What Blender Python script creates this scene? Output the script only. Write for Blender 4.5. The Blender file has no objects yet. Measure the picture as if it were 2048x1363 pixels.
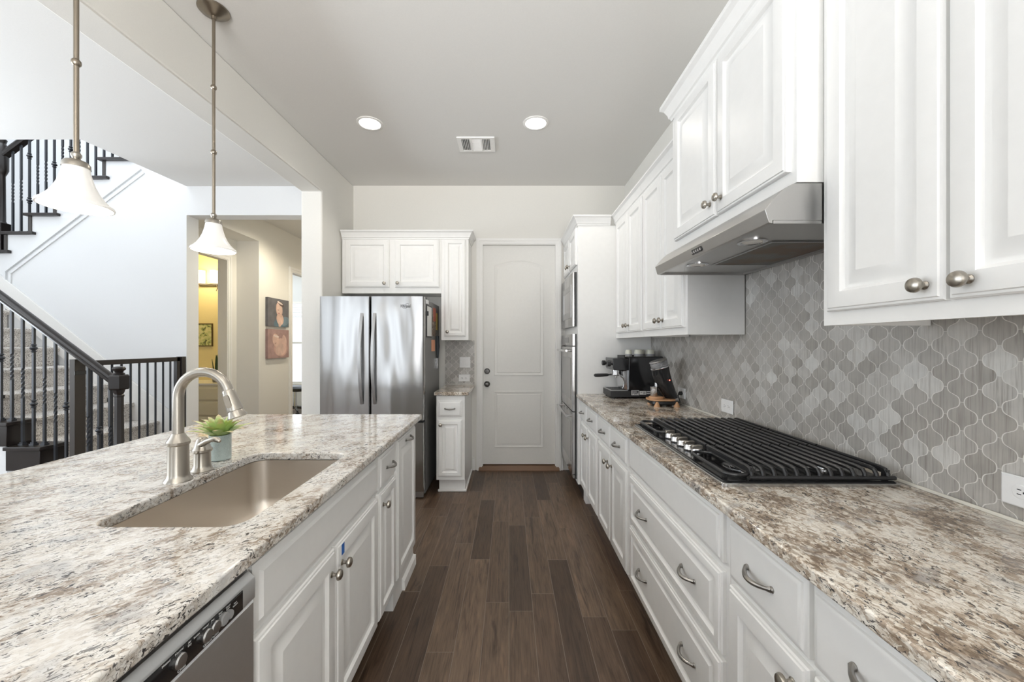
import bpy, bmesh, math, random
from mathutils import Vector, Matrix
random.seed(7)
S = bpy.context.scene
COL = S.collection
PI = math.pi

# ------------------------------------------------------------------ camera
cd = bpy.data.cameras.new('camera'); cam = bpy.data.objects.new('camera', cd); COL.objects.link(cam)
cam.location = (0, 0, 1.35); cam.rotation_euler = (PI/2, 0, 0)
cd.lens = 14.0; cd.sensor_width = 36.0
cd.shift_x = 6/2048; cd.shift_y = 5.5/2048
cd.clip_start = 0.02; cd.clip_end = 100
S.camera = cam

# ------------------------------------------------------------------ world, exposure, lights
S.view_settings.view_transform = 'Standard'
S.view_settings.look = 'None'
S.view_settings.exposure = 0.18
S.view_settings.gamma = 1.0
S.view_settings.use_curve_mapping = False
S.cycles.use_denoising = True
S.cycles.max_bounces = 10; S.cycles.diffuse_bounces = 6; S.cycles.glossy_bounces = 4
S.cycles.transmission_bounces = 6
S.cycles.sample_clamp_indirect = 6.0
S.cycles.caustics_reflective = False; S.cycles.caustics_refractive = False
W = bpy.data.worlds.new('world'); S.world = W; W.use_nodes = True
W.node_tree.nodes['Background'].inputs[0].default_value = (0.88, 0.94, 1.0, 1)
W.node_tree.nodes['Background'].inputs[1].default_value = 1.6

def area(name, loc, target, sx, sy, power, col=(1, 1, 1), spread=PI):
    l = bpy.data.lights.new(name, 'AREA'); l.shape = 'RECTANGLE'; l.size = sx; l.size_y = sy
    l.energy = power; l.color = col; l.spread = spread
    o = bpy.data.objects.new(name, l); COL.objects.link(o); o.location = loc
    d = Vector(target) - Vector(loc); o.rotation_euler = d.to_track_quat('-Z', 'Y').to_euler()
    return o
def point(name, loc, power, col, r=0.03):
    l = bpy.data.lights.new(name, 'POINT'); l.energy = power; l.color = col; l.shadow_soft_size = r
    o = bpy.data.objects.new(name, l); COL.objects.link(o); o.location = loc
    return o
def spot(name, loc, power, col, ang=2.4, r=0.06):
    l = bpy.data.lights.new(name, 'SPOT'); l.energy = power; l.color = col; l.shadow_soft_size = r
    l.spot_size = ang; l.spot_blend = 0.6
    o = bpy.data.objects.new(name, l); COL.objects.link(o); o.location = loc
    return o
DAY = (0.86, 0.93, 1.0); WARM = (1.0, 0.86, 0.68)
# daylight through the windows of the breakfast end behind the camera and the living side; uplights and fills are added
area('daylight_rear_window', (0.55, -3.15, 1.70), (0.3, 2, 1.2), 1.15, 2.2, 30, (1.0, 0.99, 0.97))
area('ceiling_uplight_rear', (-0.3, -3.12, 1.5), (-0.5, -0.6, 3.5), 2.4, 1.6, 95, (1.0, 0.98, 0.95), 1.35)  # added uplight, tilted to brighten the kitchen ceiling
area('daylight_living_window', (-6.45, 0.6, 1.7), (0, 1.0, 1.2), 4.2, 2.4, 78, DAY)
area('ceiling_uplight_living', (-6.42, 0.6, 1.4), (-4.2, 0.8, 3.3), 4.2, 1.6, 120, DAY, 1.4)  # added uplight that lifts the living room ceiling
area('daylight_living_rear_window', (-3.45, -3.15, 1.6), (-3.3, 3, 1.5), 0.8, 2.2, 6, DAY)
area('stair_fill_light', (-5.2, 3.4, 5.3), (-5.0, 4.6, 2.2), 2.2, 1.6, 34, DAY)  # unseen overhead panel added to light the stair walls
area('daylight_study_window', (-4.3, 8.3, 1.5), (-4.0, 5, 1.2), 1.6, 1.6, 6, DAY)
area('study_fill_light', (-4.8, 7.4, 3.0), (-4.8, 7.4, 0), 1.2, 1.2, 26, DAY)  # unseen panel added overhead to brighten the study
for lx, ly in ((0.0, 1.55), (0.0, .45), (0.0, -0.7), (-0.4, -2.2)):   # unseen fill spots added above and behind the frame to brighten the cabinets
    spot('ceiling_spot_beam', (lx, ly, 3.0), 8, (1.0, .95, .88), 1.4, .07)

# ------------------------------------------------------------------ mesh helpers
class MB:
    def __init__(s): s.v = []; s.f = []; s.c = []
    def poly(s, pts):
        b = len(s.v); s.v += [Vector(p) for p in pts]; s.f.append(list(range(b, b+len(pts))))
    def box(s, x0, x1, y0, y1, z0, z1):
        b = len(s.v)
        for z in (z0, z1):
            for p in ((x0, y0), (x1, y0), (x1, y1), (x0, y1)): s.v.append(Vector((p[0], p[1], z)))
        for f in ((0,3,2,1),(4,5,6,7),(0,1,5,4),(1,2,6,5),(2,3,7,6),(3,0,4,7)): s.f.append([b+i for i in f])
        return s
    def prism(s, pts, axis, a0, a1):
        n = len(pts); b = len(s.v)
        for a in (a0, a1):
            for p in pts:
                if axis == 'x': s.v.append(Vector((a, p[0], p[1])))
                elif axis == 'y': s.v.append(Vector((p[0], a, p[1])))
                else: s.v.append(Vector((p[0], p[1], a)))
        s.f.append([b+i for i in range(n)][::-1]); s.f.append([b+n+i for i in range(n)])
        for i in range(n):
            j = (i+1) % n; s.f.append([b+i, b+j, b+n+j, b+n+i])
        return s
    def loft(s, loops, cap0=True, cap1=True, closed=True):
        n = len(loops[0]); base = []
        for L in loops:
            base.append(len(s.v)); s.v += [Vector(p) for p in L]
        for k in range(len(loops)-1):
            for i in range(n if closed else n-1):
                j = (i+1) % n
                s.f.append([base[k]+i, base[k]+j, base[k+1]+j, base[k+1]+i])
        if cap0: s.f.append([base[0]+i for i in range(n)][::-1])
        if cap1: s.f.append([base[-1]+i for i in range(n)])
        return s
    def lathe(s, c, prof, n=24, d=(0, 0, 1), cap0=True, cap1=True, phase=0.0, sx=1.0, sy=1.0):
        d = Vector(d).normalized(); up = Vector((0, 0, 1)) if abs(d.z) < .9 else Vector((1, 0, 0))
        u = d.cross(up).normalized(); w = d.cross(u).normalized(); c = Vector(c)
        loops = []
        for r, h in prof:
            loops.append([c + d*h + u*(r*sx*math.cos(2*PI*i/n+phase)) + w*(r*sy*math.sin(2*PI*i/n+phase)) for i in range(n)])
        return s.loft(loops, cap0, cap1)
    def tube(s, pts, r, n=10, cap=True, phase=0.0, up0=None):
        pts = [Vector(p) for p in pts]; rs = r if isinstance(r, (list, tuple)) else [r]*len(pts)
        loops = []; up = up0
        for i, p in enumerate(pts):
            t = (pts[min(i+1, len(pts)-1)] - pts[max(i-1, 0)]).normalized()
            if up is None:
                up = Vector((0, 0, 1)) if abs(t.z) < .9 else Vector((1, 0, 0))
            up = (Vector(up) - t*Vector(up).dot(t)).normalized(); w = t.cross(up)
            loops.append([p + up*(rs[i]*math.cos(2*PI*k/n+phase)) + w*(rs[i]*math.sin(2*PI*k/n+phase)) for k in range(n)])
        return s.loft(loops, cap, cap)
    def sphere(s, c, r, n=16, m=8, sc=(1, 1, 1)):
        c = Vector(c); loops = []
        for k in range(m+1):
            a = -PI/2 + PI*k/m; rr = max(math.cos(a), 1e-3)
            loops.append([c + Vector((r*sc[0]*rr*math.cos(2*PI*i/n), r*sc[1]*rr*math.sin(2*PI*i/n), r*sc[2]*math.sin(a))) for i in range(n)])
        return s.loft(loops)
    def rings(s, F, u0, u1, v0, v1, prof, cap=True):
        loops = []
        for ins, d in prof:
            loops.append([F(u0+ins, v0+ins, d), F(u1-ins, v0+ins, d), F(u1-ins, v1-ins, d), F(u0+ins, v1-ins, d)])
        return s.loft(loops, True, cap)
    def fbox(s, F, u0, u1, v0, v1, d0, d1):
        return s.loft([[F(u0, v0, d), F(u1, v0, d), F(u1, v1, d), F(u0, v1, d)] for d in (d0, d1)])
    def rot(s, c, ang, axis='Z'):
        R = Matrix.Rotation(ang, 3, axis); c = Vector(c); s.v = [c + R @ (p-c) for p in s.v]; return s

def rrect(x0, x1, y0, y1, r, z, k=6):
    out = []
    for cx, cy, a in ((x1-r, y1-r, 0), (x0+r, y1-r, PI/2), (x0+r, y0+r, PI), (x1-r, y0+r, 1.5*PI)):
        for i in range(k+1):
            t = a + PI/2*i/k; out.append(Vector((cx+r*math.cos(t), cy+r*math.sin(t), z)))
    return out

def FR(x):  return lambda u, v, d: Vector((x-d, u, v))      # faces -X
def FI(x):  return lambda u, v, d: Vector((x+d, u, v))      # faces +X
def FB(y):  return lambda u, v, d: Vector((u, y-d, v))      # faces -Y

BASE = {}
def mesh_obj(name, m, mat, base=(0, 0, 0), smooth=35, bevel=0.0, bseg=2):
    base = Vector(base)
    me = bpy.data.meshes.new(name)
    me.from_pydata([tuple(p-base) for p in m.v], [], m.f); me.validate()
    bm = bmesh.new(); bm.from_mesh(me); bmesh.ops.recalc_face_normals(bm, faces=bm.faces); bm.to_mesh(me); bm.free()
    if m.c:
        a = me.color_attributes.new('tint', 'FLOAT_COLOR', 'CORNER')
        i = 0
        for p in me.polygons:
            col = m.c[p.index]
            for li in p.loop_indices: a.data[li].color = col
    if isinstance(mat, (list, tuple)):
        for q in mat: me.materials.append(q)
    else: me.materials.append(mat)
    o = bpy.data.objects.new(name, me); COL.objects.link(o)
    if smooth:
        me.shade_smooth(); me.set_sharp_from_angle(angle=math.radians(smooth))
    if bevel:
        b = o.modifiers.new('bevel', 'BEVEL'); b.width = bevel; b.segments = bseg; b.limit_method = 'ANGLE'; b.angle_limit = math.radians(40)
        b.harden_normals = False
    return o
def tag(o, label, cat, group=None, kind=None):
    o['label'] = label; o['category'] = cat
    if group: o['group'] = group
    if kind: o['kind'] = kind
    return o
def thing(name, label, cat, loc, group=None):
    o = bpy.data.objects.new(name, None); COL.objects.link(o); o.location = loc
    o.empty_display_size = 0.05
    BASE[o.name] = Vector(loc)
    return tag(o, label, cat, group)
def part(parent, name, m, mat, label=None, smooth=35, bevel=0.0, bseg=2):
    b = BASE[parent.name]
    o = mesh_obj(name, m, mat, b, smooth, bevel, bseg)
    o.parent = parent; BASE[o.name] = b
    if label: o['label'] = label
    return o
def single(name, label, cat, m, mat, loc, group=None, smooth=35, bevel=0.0, bseg=2):
    o = mesh_obj(name, m, mat, loc, smooth, bevel, bseg); o.location = loc; BASE[o.name] = Vector(loc)
    return tag(o, label, cat, group)
def struct(name, m, mat, smooth=35, bevel=0.0, label=None, parent=None):
    if parent:
        o = part(parent, name, m, mat, None, smooth, bevel)
    else:
        o = mesh_obj(name, m, mat, (0, 0, 0), smooth, bevel); BASE[o.name] = Vector((0, 0, 0)); o['kind'] = 'structure'
    if label: o['label'] = label
    return o
def text_curve(parent, name, body, mat, F, u, v, size, d=0.001, shear=0.0, flip=1, align='CENTER', extr=0.0004, xs=1.0):
    c = bpy.data.curves.new(name, 'FONT'); c.body = body; c.size = size; c.shear = shear; c.extrude = extr
    c.offset = size*.012; c.align_x = align; c.align_y = 'CENTER'; c.materials.append(mat)
    o = bpy.data.objects.new(name, c); COL.objects.link(o)
    O = F(u, v, d); U = (F(u+flip, v, d)-O).normalized(); V = (F(u, v+1, d)-O).normalized(); N = U.cross(V)
    M = Matrix((U*xs, V, N)).transposed().to_4x4(); M.translation = O - BASE[parent.name]
    o.matrix_local = M; o.parent = parent; o.matrix_parent_inverse = Matrix.Identity(4)
    BASE[o.name] = BASE[parent.name]
    return o

def text(*a, **k):
    o = text_curve(*a, **k); bpy.context.view_layer.update()
    dg = bpy.context.evaluated_depsgraph_get(); me = bpy.data.meshes.new_from_object(o.evaluated_get(dg))
    n = bpy.data.objects.new('text_mesh', me); COL.objects.link(n); n.matrix_local = o.matrix_local.copy(); n.parent = o.parent
    n.matrix_parent_inverse = Matrix.Identity(4); n.matrix_local = o.matrix_local.copy()
    cv = o.data; nm = a[1]; BASE.pop(o.name, None); bpy.data.objects.remove(o); bpy.data.curves.remove(cv); n.name = nm; me.name = nm
    BASE[n.name] = BASE[n.parent.name]
    return n

# ------------------------------------------------------------------ materials
def newmat(name):
    m = bpy.data.materials.new(name); m.use_nodes = True
    nt = m.node_tree; return m, nt, nt.nodes['Principled BSDF']
def nd(nt, t, **kw):
    n = nt.nodes.new(t)
    for k, v in kw.items():
        if k.startswith('i_'):
            n.inputs[k[2:].replace('_', ' ')].default_value = v
        else: setattr(n, k, v)
    return n
def lk(nt, a, b): nt.links.new(a, b)
def plain(name, col, rough=.5, metal=0.0, bump=0.0, bscale=60, spec=.5, coat=0.0, **kw):
    m, nt, b = newmat(name)
    b.inputs['Base Color'].default_value = (*col, 1); b.inputs['Roughness'].default_value = rough
    b.inputs['Metallic'].default_value = metal; b.inputs['Specular IOR Level'].default_value = spec
    b.inputs['Coat Weight'].default_value = coat
    for k, v in kw.items(): b.inputs[k.replace('_', ' ')].default_value = v
    co = nd(nt, 'ShaderNodeTexCoord')
    nz = nd(nt, 'ShaderNodeTexNoise', i_Scale=bscale, i_Detail=3.0)
    lk(nt, co.outputs['Object'], nz.inputs['Vector'])
    # small tonal variation keeps every surface procedural
    mx = nd(nt, 'ShaderNodeMix', data_type='RGBA', blend_type='MULTIPLY'); mx.inputs[0].default_value = 1
    mx.inputs[6].default_value = (*col, 1)
    rp = nd(nt, 'ShaderNodeMapRange', i_To_Min=.97, i_To_Max=1.03); lk(nt, nz.outputs['Fac'], rp.inputs[0])
    lk(nt, rp.outputs[0], mx.inputs[7]); lk(nt, mx.outputs[2], b.inputs['Base Color'])
    if bump:
        bp = nd(nt, 'ShaderNodeBump', i_Strength=bump, i_Distance=.002); lk(nt, nz.outputs['Fac'], bp.inputs['Height']); lk(nt, bp.outputs[0], b.inputs['Normal'])
    return m
def ramp(nt, src, stops):
    r = nd(nt, 'ShaderNodeValToRGB'); e = r.color_ramp.elements
    while len(e) < len(stops): e.new(.5)
    for q, (p, c) in zip(e, stops):
        q.position = p; q.color = (*c, 1) if len(c) == 3 else c
    lk(nt, src, r.inputs[0]); return r
def mix(nt, fac, a, b, mode='MIX'):
    m = nd(nt, 'ShaderNodeMix', data_type='RGBA', blend_type=mode)
    for s, i in ((fac, 0), (a, 6), (b, 7)):
        if hasattr(s, 'is_linked') or hasattr(s, 'links'): lk(nt, s, m.inputs[i])
        else: m.inputs[i].default_value = s if i == 0 else (*s, 1)
    return m.outputs[2]

paint = plain('cabinet_white_paint', (.80, .795, .78), .32, bump=.02, bscale=25)
wallp = plain('wall_paint', (.74, .725, .685), .75, bump=.12, bscale=180)
wallw = plain('stair_wall_paint', (.755, .765, .775), .75, bump=.12, bscale=180)
ceilp = plain('ceiling_paint', (.70, .69, .67), .85, bump=.15, bscale=160)
trimp = plain('trim_paint', (.80, .79, .77), .38)
doorp = plain('door_paint', (.74, .73, .70), .42)
yellp = plain('powder_yellow_paint', (.82, .72, .42), .75)
nickel = plain('brushed_nickel', (.39, .36, .315), .28, 1.0, bscale=200)
chrome = plain('chrome', (.66, .66, .67), .17, 1.0)
steelp = plain('dull_steel', (.45, .45, .45), .32, 1.0, bscale=150)
black = plain('black_gloss', (.012, .012, .013), .12)
blackm = plain('black_matte', (.014, .014, .015), .45)
oveng = plain('oven_dark_trim', (.03, .03, .03), .2)
iron = plain('cast_iron', (.016, .016, .017), .28, bump=.2, bscale=400)
wrought = plain('wrought_iron', (.030, .034, .042), .32)
pullm = plain('antique_nickel', (.33, .315, .295), .28, 1.0, bscale=200)
dwood = plain('espresso_stained_wood', (.018, .014, .013), .28)
gatem = plain('gate_wood', (.045, .038, .033), .5)
white = plain('white_plastic', (.80, .80, .80), .35)
slotm = plain('outlet_slot', (.02, .02, .02), .6)
cream = plain('vanity_paint', (.80, .76, .62), .4)
ventm = plain('vent_paint', (.82, .81, .79), .4)
ventd = plain('vent_dark', (.10, .10, .10), .8)
canopy = plain('pendant_bronze_nickel', (.30, .26, .21), .30, 1.0)
thres = plain('threshold_wood', (.16, .085, .045), .45)
grout = plain('grout', (.80, .78, .74), .85)
caulk = plain('caulk', (.70, .67, .60), .6)
rubber = plain('rubber', (.02, .02, .02), .7)
lwood = plain('light_wood', (.48, .27, .14), .5)
cupm = plain('cup_glaze', (.62, .62, .54), .3)
cupg = plain('cup_grey_band', (.26, .26, .27), .4)
tape = plain('blue_tape', (.02, .12, .42), .6)
paperw = plain('paper_white', (.78, .78, .76), .7)
peach = plain('paper_peach', (.75, .36, .22), .7)
redp = plain('paper_red', (.42, .13, .09), .7)
yelpp = plain('paper_yellow', (.50, .38, .12), .7)
leafd = plain('dark_leaf', (.03, .07, .035), .45)
plate = plain('glass_shade_grey', (.3, .3, .3), .5)
textw = plain('printed_white', (.6, .6, .6), .6)
textd = plain('printed_dark', (.03, .03, .03), .5)
filterb = plain('sink_shadow', (.02, .02, .02), .6)

def emis(name, col, st, base=(.8, .8, .8)):
    m, nt, b = newmat(name)
    b.inputs['Base Color'].default_value = (*base, 1); b.inputs['Emission Color'].default_value = (*col, 1)
    b.inputs['Emission Strength'].default_value = st; b.inputs['Roughness'].default_value = .3
    return m
lampd = emis('downlight_lens', (1.0, .97, .92), 9.0)
shadem = emis('frosted_glass_shade', (1.0, .95, .86), .14, (.85, .84, .82))
sconcem = emis('vanity_shade', (1.0, .92, .76), 1.6)
bulbm = emis('hood_lamp_lens', (1.0, .95, .85), .0, (.75, .74, .70))
led = emis('red_led', (1.0, .08, .03), 4.0)

def steel():
    m, nt, b = newmat('stainless_steel')
    b.inputs['Metallic'].default_value = 1; b.inputs['Base Color'].default_value = (.45, .445, .44, 1)
    co = nd(nt, 'ShaderNodeTexCoord'); mp = nd(nt, 'ShaderNodeMapping'); mp.inputs['Scale'].default_value = (900, 900, 6)
    lk(nt, co.outputs['Object'], mp.inputs[0]); n = nd(nt, 'ShaderNodeTexNoise', i_Scale=1.0, i_Detail=2.0); lk(nt, mp.outputs[0], n.inputs['Vector'])
    r = nd(nt, 'ShaderNodeMapRange', i_To_Min=.17, i_To_Max=.23); lk(nt, n.outputs['Fac'], r.inputs[0]); lk(nt, r.outputs[0], b.inputs['Roughness'])
    mp2 = nd(nt, 'ShaderNodeMapping'); mp2.inputs['Scale'].default_value = (5.0, 5.0, 1.1); lk(nt, co.outputs['Object'], mp2.inputs[0])
    n2 = nd(nt, 'ShaderNodeTexNoise', i_Scale=1.0, i_Detail=1.0); lk(nt, mp2.outputs[0], n2.inputs['Vector'])
    bp = nd(nt, 'ShaderNodeBump', i_Strength=.55, i_Distance=.045); lk(nt, n2.outputs['Fac'], bp.inputs['Height']); lk(nt, bp.outputs[0], b.inputs['Normal'])
    return m
stainless = steel()
darknk = plain('dark_nickel', (.10, .095, .09), .3, 1.0)
hoodm = plain('brushed_hood_steel', (.50, .49, .475), .32, 1.0, bscale=250)
satin = plain('satin_steel', (.68, .68, .68), .42, 1.0, bscale=90)
def sinksteel():
    m, nt, b = newmat('brushed_sink_steel')
    b.inputs['Metallic'].default_value = 1; b.inputs['Base Color'].default_value = (.64, .59, .53, 1); b.inputs['Roughness'].default_value = .36
    co = nd(nt, 'ShaderNodeTexCoord'); mp = nd(nt, 'ShaderNodeMapping'); mp.inputs['Scale'].default_value = (6, 6, 300)
    lk(nt, co.outputs['Object'], mp.inputs[0]); n = nd(nt, 'ShaderNodeTexNoise', i_Scale=1.0, i_Detail=2.0); lk(nt, mp.outputs[0], n.inputs['Vector'])
    r = nd(nt, 'ShaderNodeMapRange', i_To_Min=.30, i_To_Max=.42); lk(nt, n.outputs['Fac'], r.inputs[0]); lk(nt, r.outputs[0], b.inputs['Roughness'])
    return m
sinkm = sinksteel()

def granite(name, ang, light):
    m, nt, b = newmat(name)
    co = nd(nt, 'ShaderNodeTexCoord'); r0 = nd(nt, 'ShaderNodeMapping'); r0.inputs['Rotation'].default_value = (0, 0, ang)
    lk(nt, co.outputs['Object'], r0.inputs[0])
    def noise(v, sc, de, ro=.5, di=0.0, o='Fac'):
        n = nd(nt, 'ShaderNodeTexNoise', i_Scale=sc, i_Detail=de, i_Roughness=ro, i_Distortion=di); lk(nt, v, n.inputs['Vector']); return n.outputs[o]
    wob = nd(nt, 'ShaderNodeVectorMath', operation='MULTIPLY_ADD'); wob.inputs[1].default_value = (.016, .016, .016)
    lk(nt, noise(r0.outputs[0], 45, 3, .6, 0, 'Color'), wob.inputs[0]); lk(nt, r0.outputs[0], wob.inputs[2])
    def st(sy):
        q = nd(nt, 'ShaderNodeMapping'); q.inputs['Scale'].default_value = (1, sy, 1); lk(nt, wob.outputs[0], q.inputs[0]); return q.outputs[0]
    def vor(v, sc, feat='F1'):
        n = nd(nt, 'ShaderNodeTexVoronoi', i_Scale=sc, feature=feat); lk(nt, v, n.inputs['Vector']); return n
    def math_(op, a, b_):
        n = nd(nt, 'ShaderNodeMath', operation=op)
        for q, i in ((a, 0), (b_, 1)):
            if isinstance(q, (int, float)): n.inputs[i].default_value = q
            else: lk(nt, q, n.inputs[i])
        return n.outputs[0]
    s5 = st(.5); s4 = st(.38)
    cell = nd(nt, 'ShaderNodeSeparateColor'); lk(nt, vor(s5, 145).outputs['Color'], cell.inputs[0])
    cell2 = nd(nt, 'ShaderNodeSeparateColor'); lk(nt, vor(s5, 320).outputs['Color'], cell2.inputs[0])
    low = math_('SUBTRACT', noise(r0.outputs[0], 5.5, 4, .6), .5)
    low2 = math_('SUBTRACT', noise(s5, 17, 3, .6), .5)
    val = math_('ADD', math_('MULTIPLY', cell.outputs[0], .40), math_('MULTIPLY', cell2.outputs[0], .16))
    val = math_('ADD', val, math_('ADD', math_('MULTIPLY', low, 1.15 if light else 1.35), math_('MULTIPLY', low2, .95)))
    if light: stops = [(.0, (.27, .21, .16)), (.06, (.42, .355, .29)), (.15, (.54, .49, .435)), (.27, (.66, .62, .565)), (.44, (.73, .70, .655)), (.66, (.77, .755, .725))]; off = .01
    else: stops = [(.0, (.17, .125, .088)), (.08, (.30, .232, .172)), (.20, (.40, .325, .255)), (.28, (.56, .49, .41)), (.38, (.70, .64, .555)), (.60, (.80, .765, .70))]; off = -.005
    c = ramp(nt, math_('ADD', val, off), stops).outputs[0]
    gl = ramp(nt, noise(r0.outputs[0], 9, 4, .6, .4), [(.55, (0, 0, 0)), (.66, (.7, .7, .7))]).outputs[0]
    c = mix(nt, gl, c, (.52, .515, .51) if light else (.40, .385, .37))
    # fine dark mica in the grain direction, in clusters
    dens = ramp(nt, noise(r0.outputs[0], 8, 3), [(.36, (.15, .15, .15)), (.56, (1, 1, 1))]).outputs[0]
    fl = ramp(nt, noise(s4, 150, 2, .5, 1.2), [(.585, (0, 0, 0)), (.62, (1, 1, 1))]).outputs[0]
    c = mix(nt, mix(nt, 1.0, fl, dens, 'MULTIPLY'), c, (.05, .047, .047))
    fl3 = ramp(nt, noise(st(.30), 62, 3, .6, 1.5), [(.655, (0, 0, 0)), (.685, (1, 1, 1))]).outputs[0]
    c = mix(nt, fl3, c, (.035, .034, .036))
    ed = vor(s5, 145, 'DISTANCE_TO_EDGE')
    em = ramp(nt, ed.outputs['Distance'], [(.0, (.55, .55, .55)), (.07, (0, 0, 0))]).outputs[0]
    c = mix(nt, mix(nt, 1.0, em, dens, 'MULTIPLY'), c, (.22, .18, .145))
    lk(nt, c, b.inputs['Base Color']); b.inputs['Roughness'].default_value = .09; b.inputs['Specular IOR Level'].default_value = .5
    return m
granI = granite('island_granite', math.radians(38), 1)
granR = granite('counter_granite', math.radians(-3), 0)

def floorm():
    m, nt, b = newmat('hickory_floor')
    co = nd(nt, 'ShaderNodeTexCoord'); sp = nd(nt, 'ShaderNodeSeparateXYZ'); lk(nt, co.outputs['Object'], sp.inputs[0])
    cb = nd(nt, 'ShaderNodeCombineXYZ'); lk(nt, sp.outputs['X'], cb.inputs[1])
    # every row of boards is shifted by its own random amount
    dv = nd(nt, 'ShaderNodeMath', operation='DIVIDE'); dv.inputs[1].default_value = .121; lk(nt, sp.outputs['X'], dv.inputs[0])
    fl = nd(nt, 'ShaderNodeMath', operation='FLOOR'); lk(nt, dv.outputs[0], fl.inputs[0])
    wn = nd(nt, 'ShaderNodeTexWhiteNoise', noise_dimensions='1D'); lk(nt, fl.outputs[0], wn.inputs['W'])
    ma = nd(nt, 'ShaderNodeMath', operation='MULTIPLY_ADD'); ma.inputs[1].default_value = 4.7; lk(nt, wn.outputs['Value'], ma.inputs[0]); lk(nt, sp.outputs['Y'], ma.inputs[2]); lk(nt, ma.outputs[0], cb.inputs[0])
    br = nd(nt, 'ShaderNodeTexBrick', offset=.0, offset_frequency=2, squash=1.0)
    br.inputs['Color1'].default_value = (0, 0, 0, 1); br.inputs['Color2'].default_value = (1, 1, 1, 1); br.inputs['Mortar'].default_value = (.5, .5, .5, 1)
    br.inputs['Scale'].default_value = 1.0; br.inputs['Mortar Size'].default_value = .0012; br.inputs['Brick Width'].default_value = .95; br.inputs['Row Height'].default_value = .121
    br.inputs['Mortar Smooth'].default_value = .1
    lk(nt, cb.outputs[0], br.inputs['Vector'])
    # offset the grain per board
    ad = nd(nt, 'ShaderNodeVectorMath', operation='MULTIPLY_ADD'); ad.inputs[1].default_value = (37, 11, 5); lk(nt, br.outputs['Color'], ad.inputs[0]); lk(nt, co.outputs['Object'], ad.inputs[2])
    mp = nd(nt, 'ShaderNodeMapping'); mp.inputs['Scale'].default_value = (34, 2.6, 1); lk(nt, ad.outputs[0], mp.inputs[0])
    n1 = nd(nt, 'ShaderNodeTexNoise', i_Scale=1.0, i_Detail=6.0, i_Roughness=.62, i_Distortion=1.1); lk(nt, mp.outputs[0], n1.inputs['Vector'])
    mp2 = nd(nt, 'ShaderNodeMapping'); mp2.inputs['Scale'].default_value = (160, 8, 1); lk(nt, ad.outputs[0], mp2.inputs[0])
    n2 = nd(nt, 'ShaderNodeTexNoise', i_Scale=1.0, i_Detail=3.0); lk(nt, mp2.outputs[0], n2.inputs['Vector'])
    tone = ramp(nt, br.outputs['Color'], [(.0, (.060, .036, .022)), (.3, (.093, .058, .037)), (.65, (.112, .073, .047)), (1, (.145, .097, .064))]).outputs[0]
    gr = ramp(nt, n1.outputs['Fac'], [(.33, (.42, .37, .34)), (.45, (.92, .9, .88)), (.55, (1.05, 1.05, 1.05)), (.68, (1.4, 1.36, 1.32))]).outputs[0]
    c = mix(nt, 1.0, tone, gr, 'MULTIPLY')
    fg = ramp(nt, n2.outputs['Fac'], [(.35, (.72, .70, .68)), (.55, (1.05, 1.05, 1.05))]).outputs[0]
    c = mix(nt, 1.0, c, fg, 'MULTIPLY')
    c = mix(nt, br.outputs['Fac'], c, (.20, .16, .13))
    lk(nt, c, b.inputs['Base Color']); 
    rr = nd(nt, 'ShaderNodeMapRange', i_To_Min=.30, i_To_Max=.48); lk(nt, n1.outputs['Fac'], rr.inputs[0]); lk(nt, rr.outputs[0], b.inputs['Roughness'])
    bp = nd(nt, 'ShaderNodeBump', i_Strength=.12, i_Distance=.004); lk(nt, n1.outputs['Fac'], bp.inputs['Height']); lk(nt, bp.outputs[0], b.inputs['Normal'])
    return m
floorw = floorm()

def tilem():
    m, nt, b = newmat('arabesque_marble_tile')
    at = nd(nt, 'ShaderNodeVertexColor', layer_name='tint')
    co = nd(nt, 'ShaderNodeTexCoord'); ad = nd(nt, 'ShaderNodeVectorMath', operation='MULTIPLY_ADD'); ad.inputs[1].default_value = (9, 17, 3)
    lk(nt, at.outputs['Color'], ad.inputs[0]); lk(nt, co.outputs['Object'], ad.inputs[2])
    mp = nd(nt, 'ShaderNodeMapping'); mp.inputs['Scale'].default_value = (190, 190, 7); lk(nt, ad.outputs[0], mp.inputs[0])
    n1 = nd(nt, 'ShaderNodeTexNoise', i_Scale=1.0, i_Detail=4.0, i_Roughness=.6, i_Distortion=.4); lk(nt, mp.outputs[0], n1.inputs['Vector'])
    base = ramp(nt, at.outputs['Color'], [(.0, (.345, .325, .298)), (.5, (.415, .397, .372)), (.78, (.50, .485, .46)), (1, (.60, .59, .565))]).outputs[0]
    v = ramp(nt, n1.outputs['Fac'], [(.34, (.72, .70, .68)), (.48, (1, 1, 1)), (.68, (1.12, 1.12, 1.12))]).outputs[0]
    c = mix(nt, 1.0, base, v, 'MULTIPLY')
    n3 = nd(nt, 'ShaderNodeTexNoise', i_Scale=14.0, i_Detail=3.0); lk(nt, ad.outputs[0], n3.inputs['Vector'])
    v3 = ramp(nt, n3.outputs['Fac'], [(.3, (.9, .9, .9)), (.7, (1.08, 1.08, 1.08))]).outputs[0]
    c = mix(nt, 1.0, c, v3, 'MULTIPLY')
    lk(nt, c, b.inputs['Base Color']); b.inputs['Roughness'].default_value = .28
    return m
tile = tilem()

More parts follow.
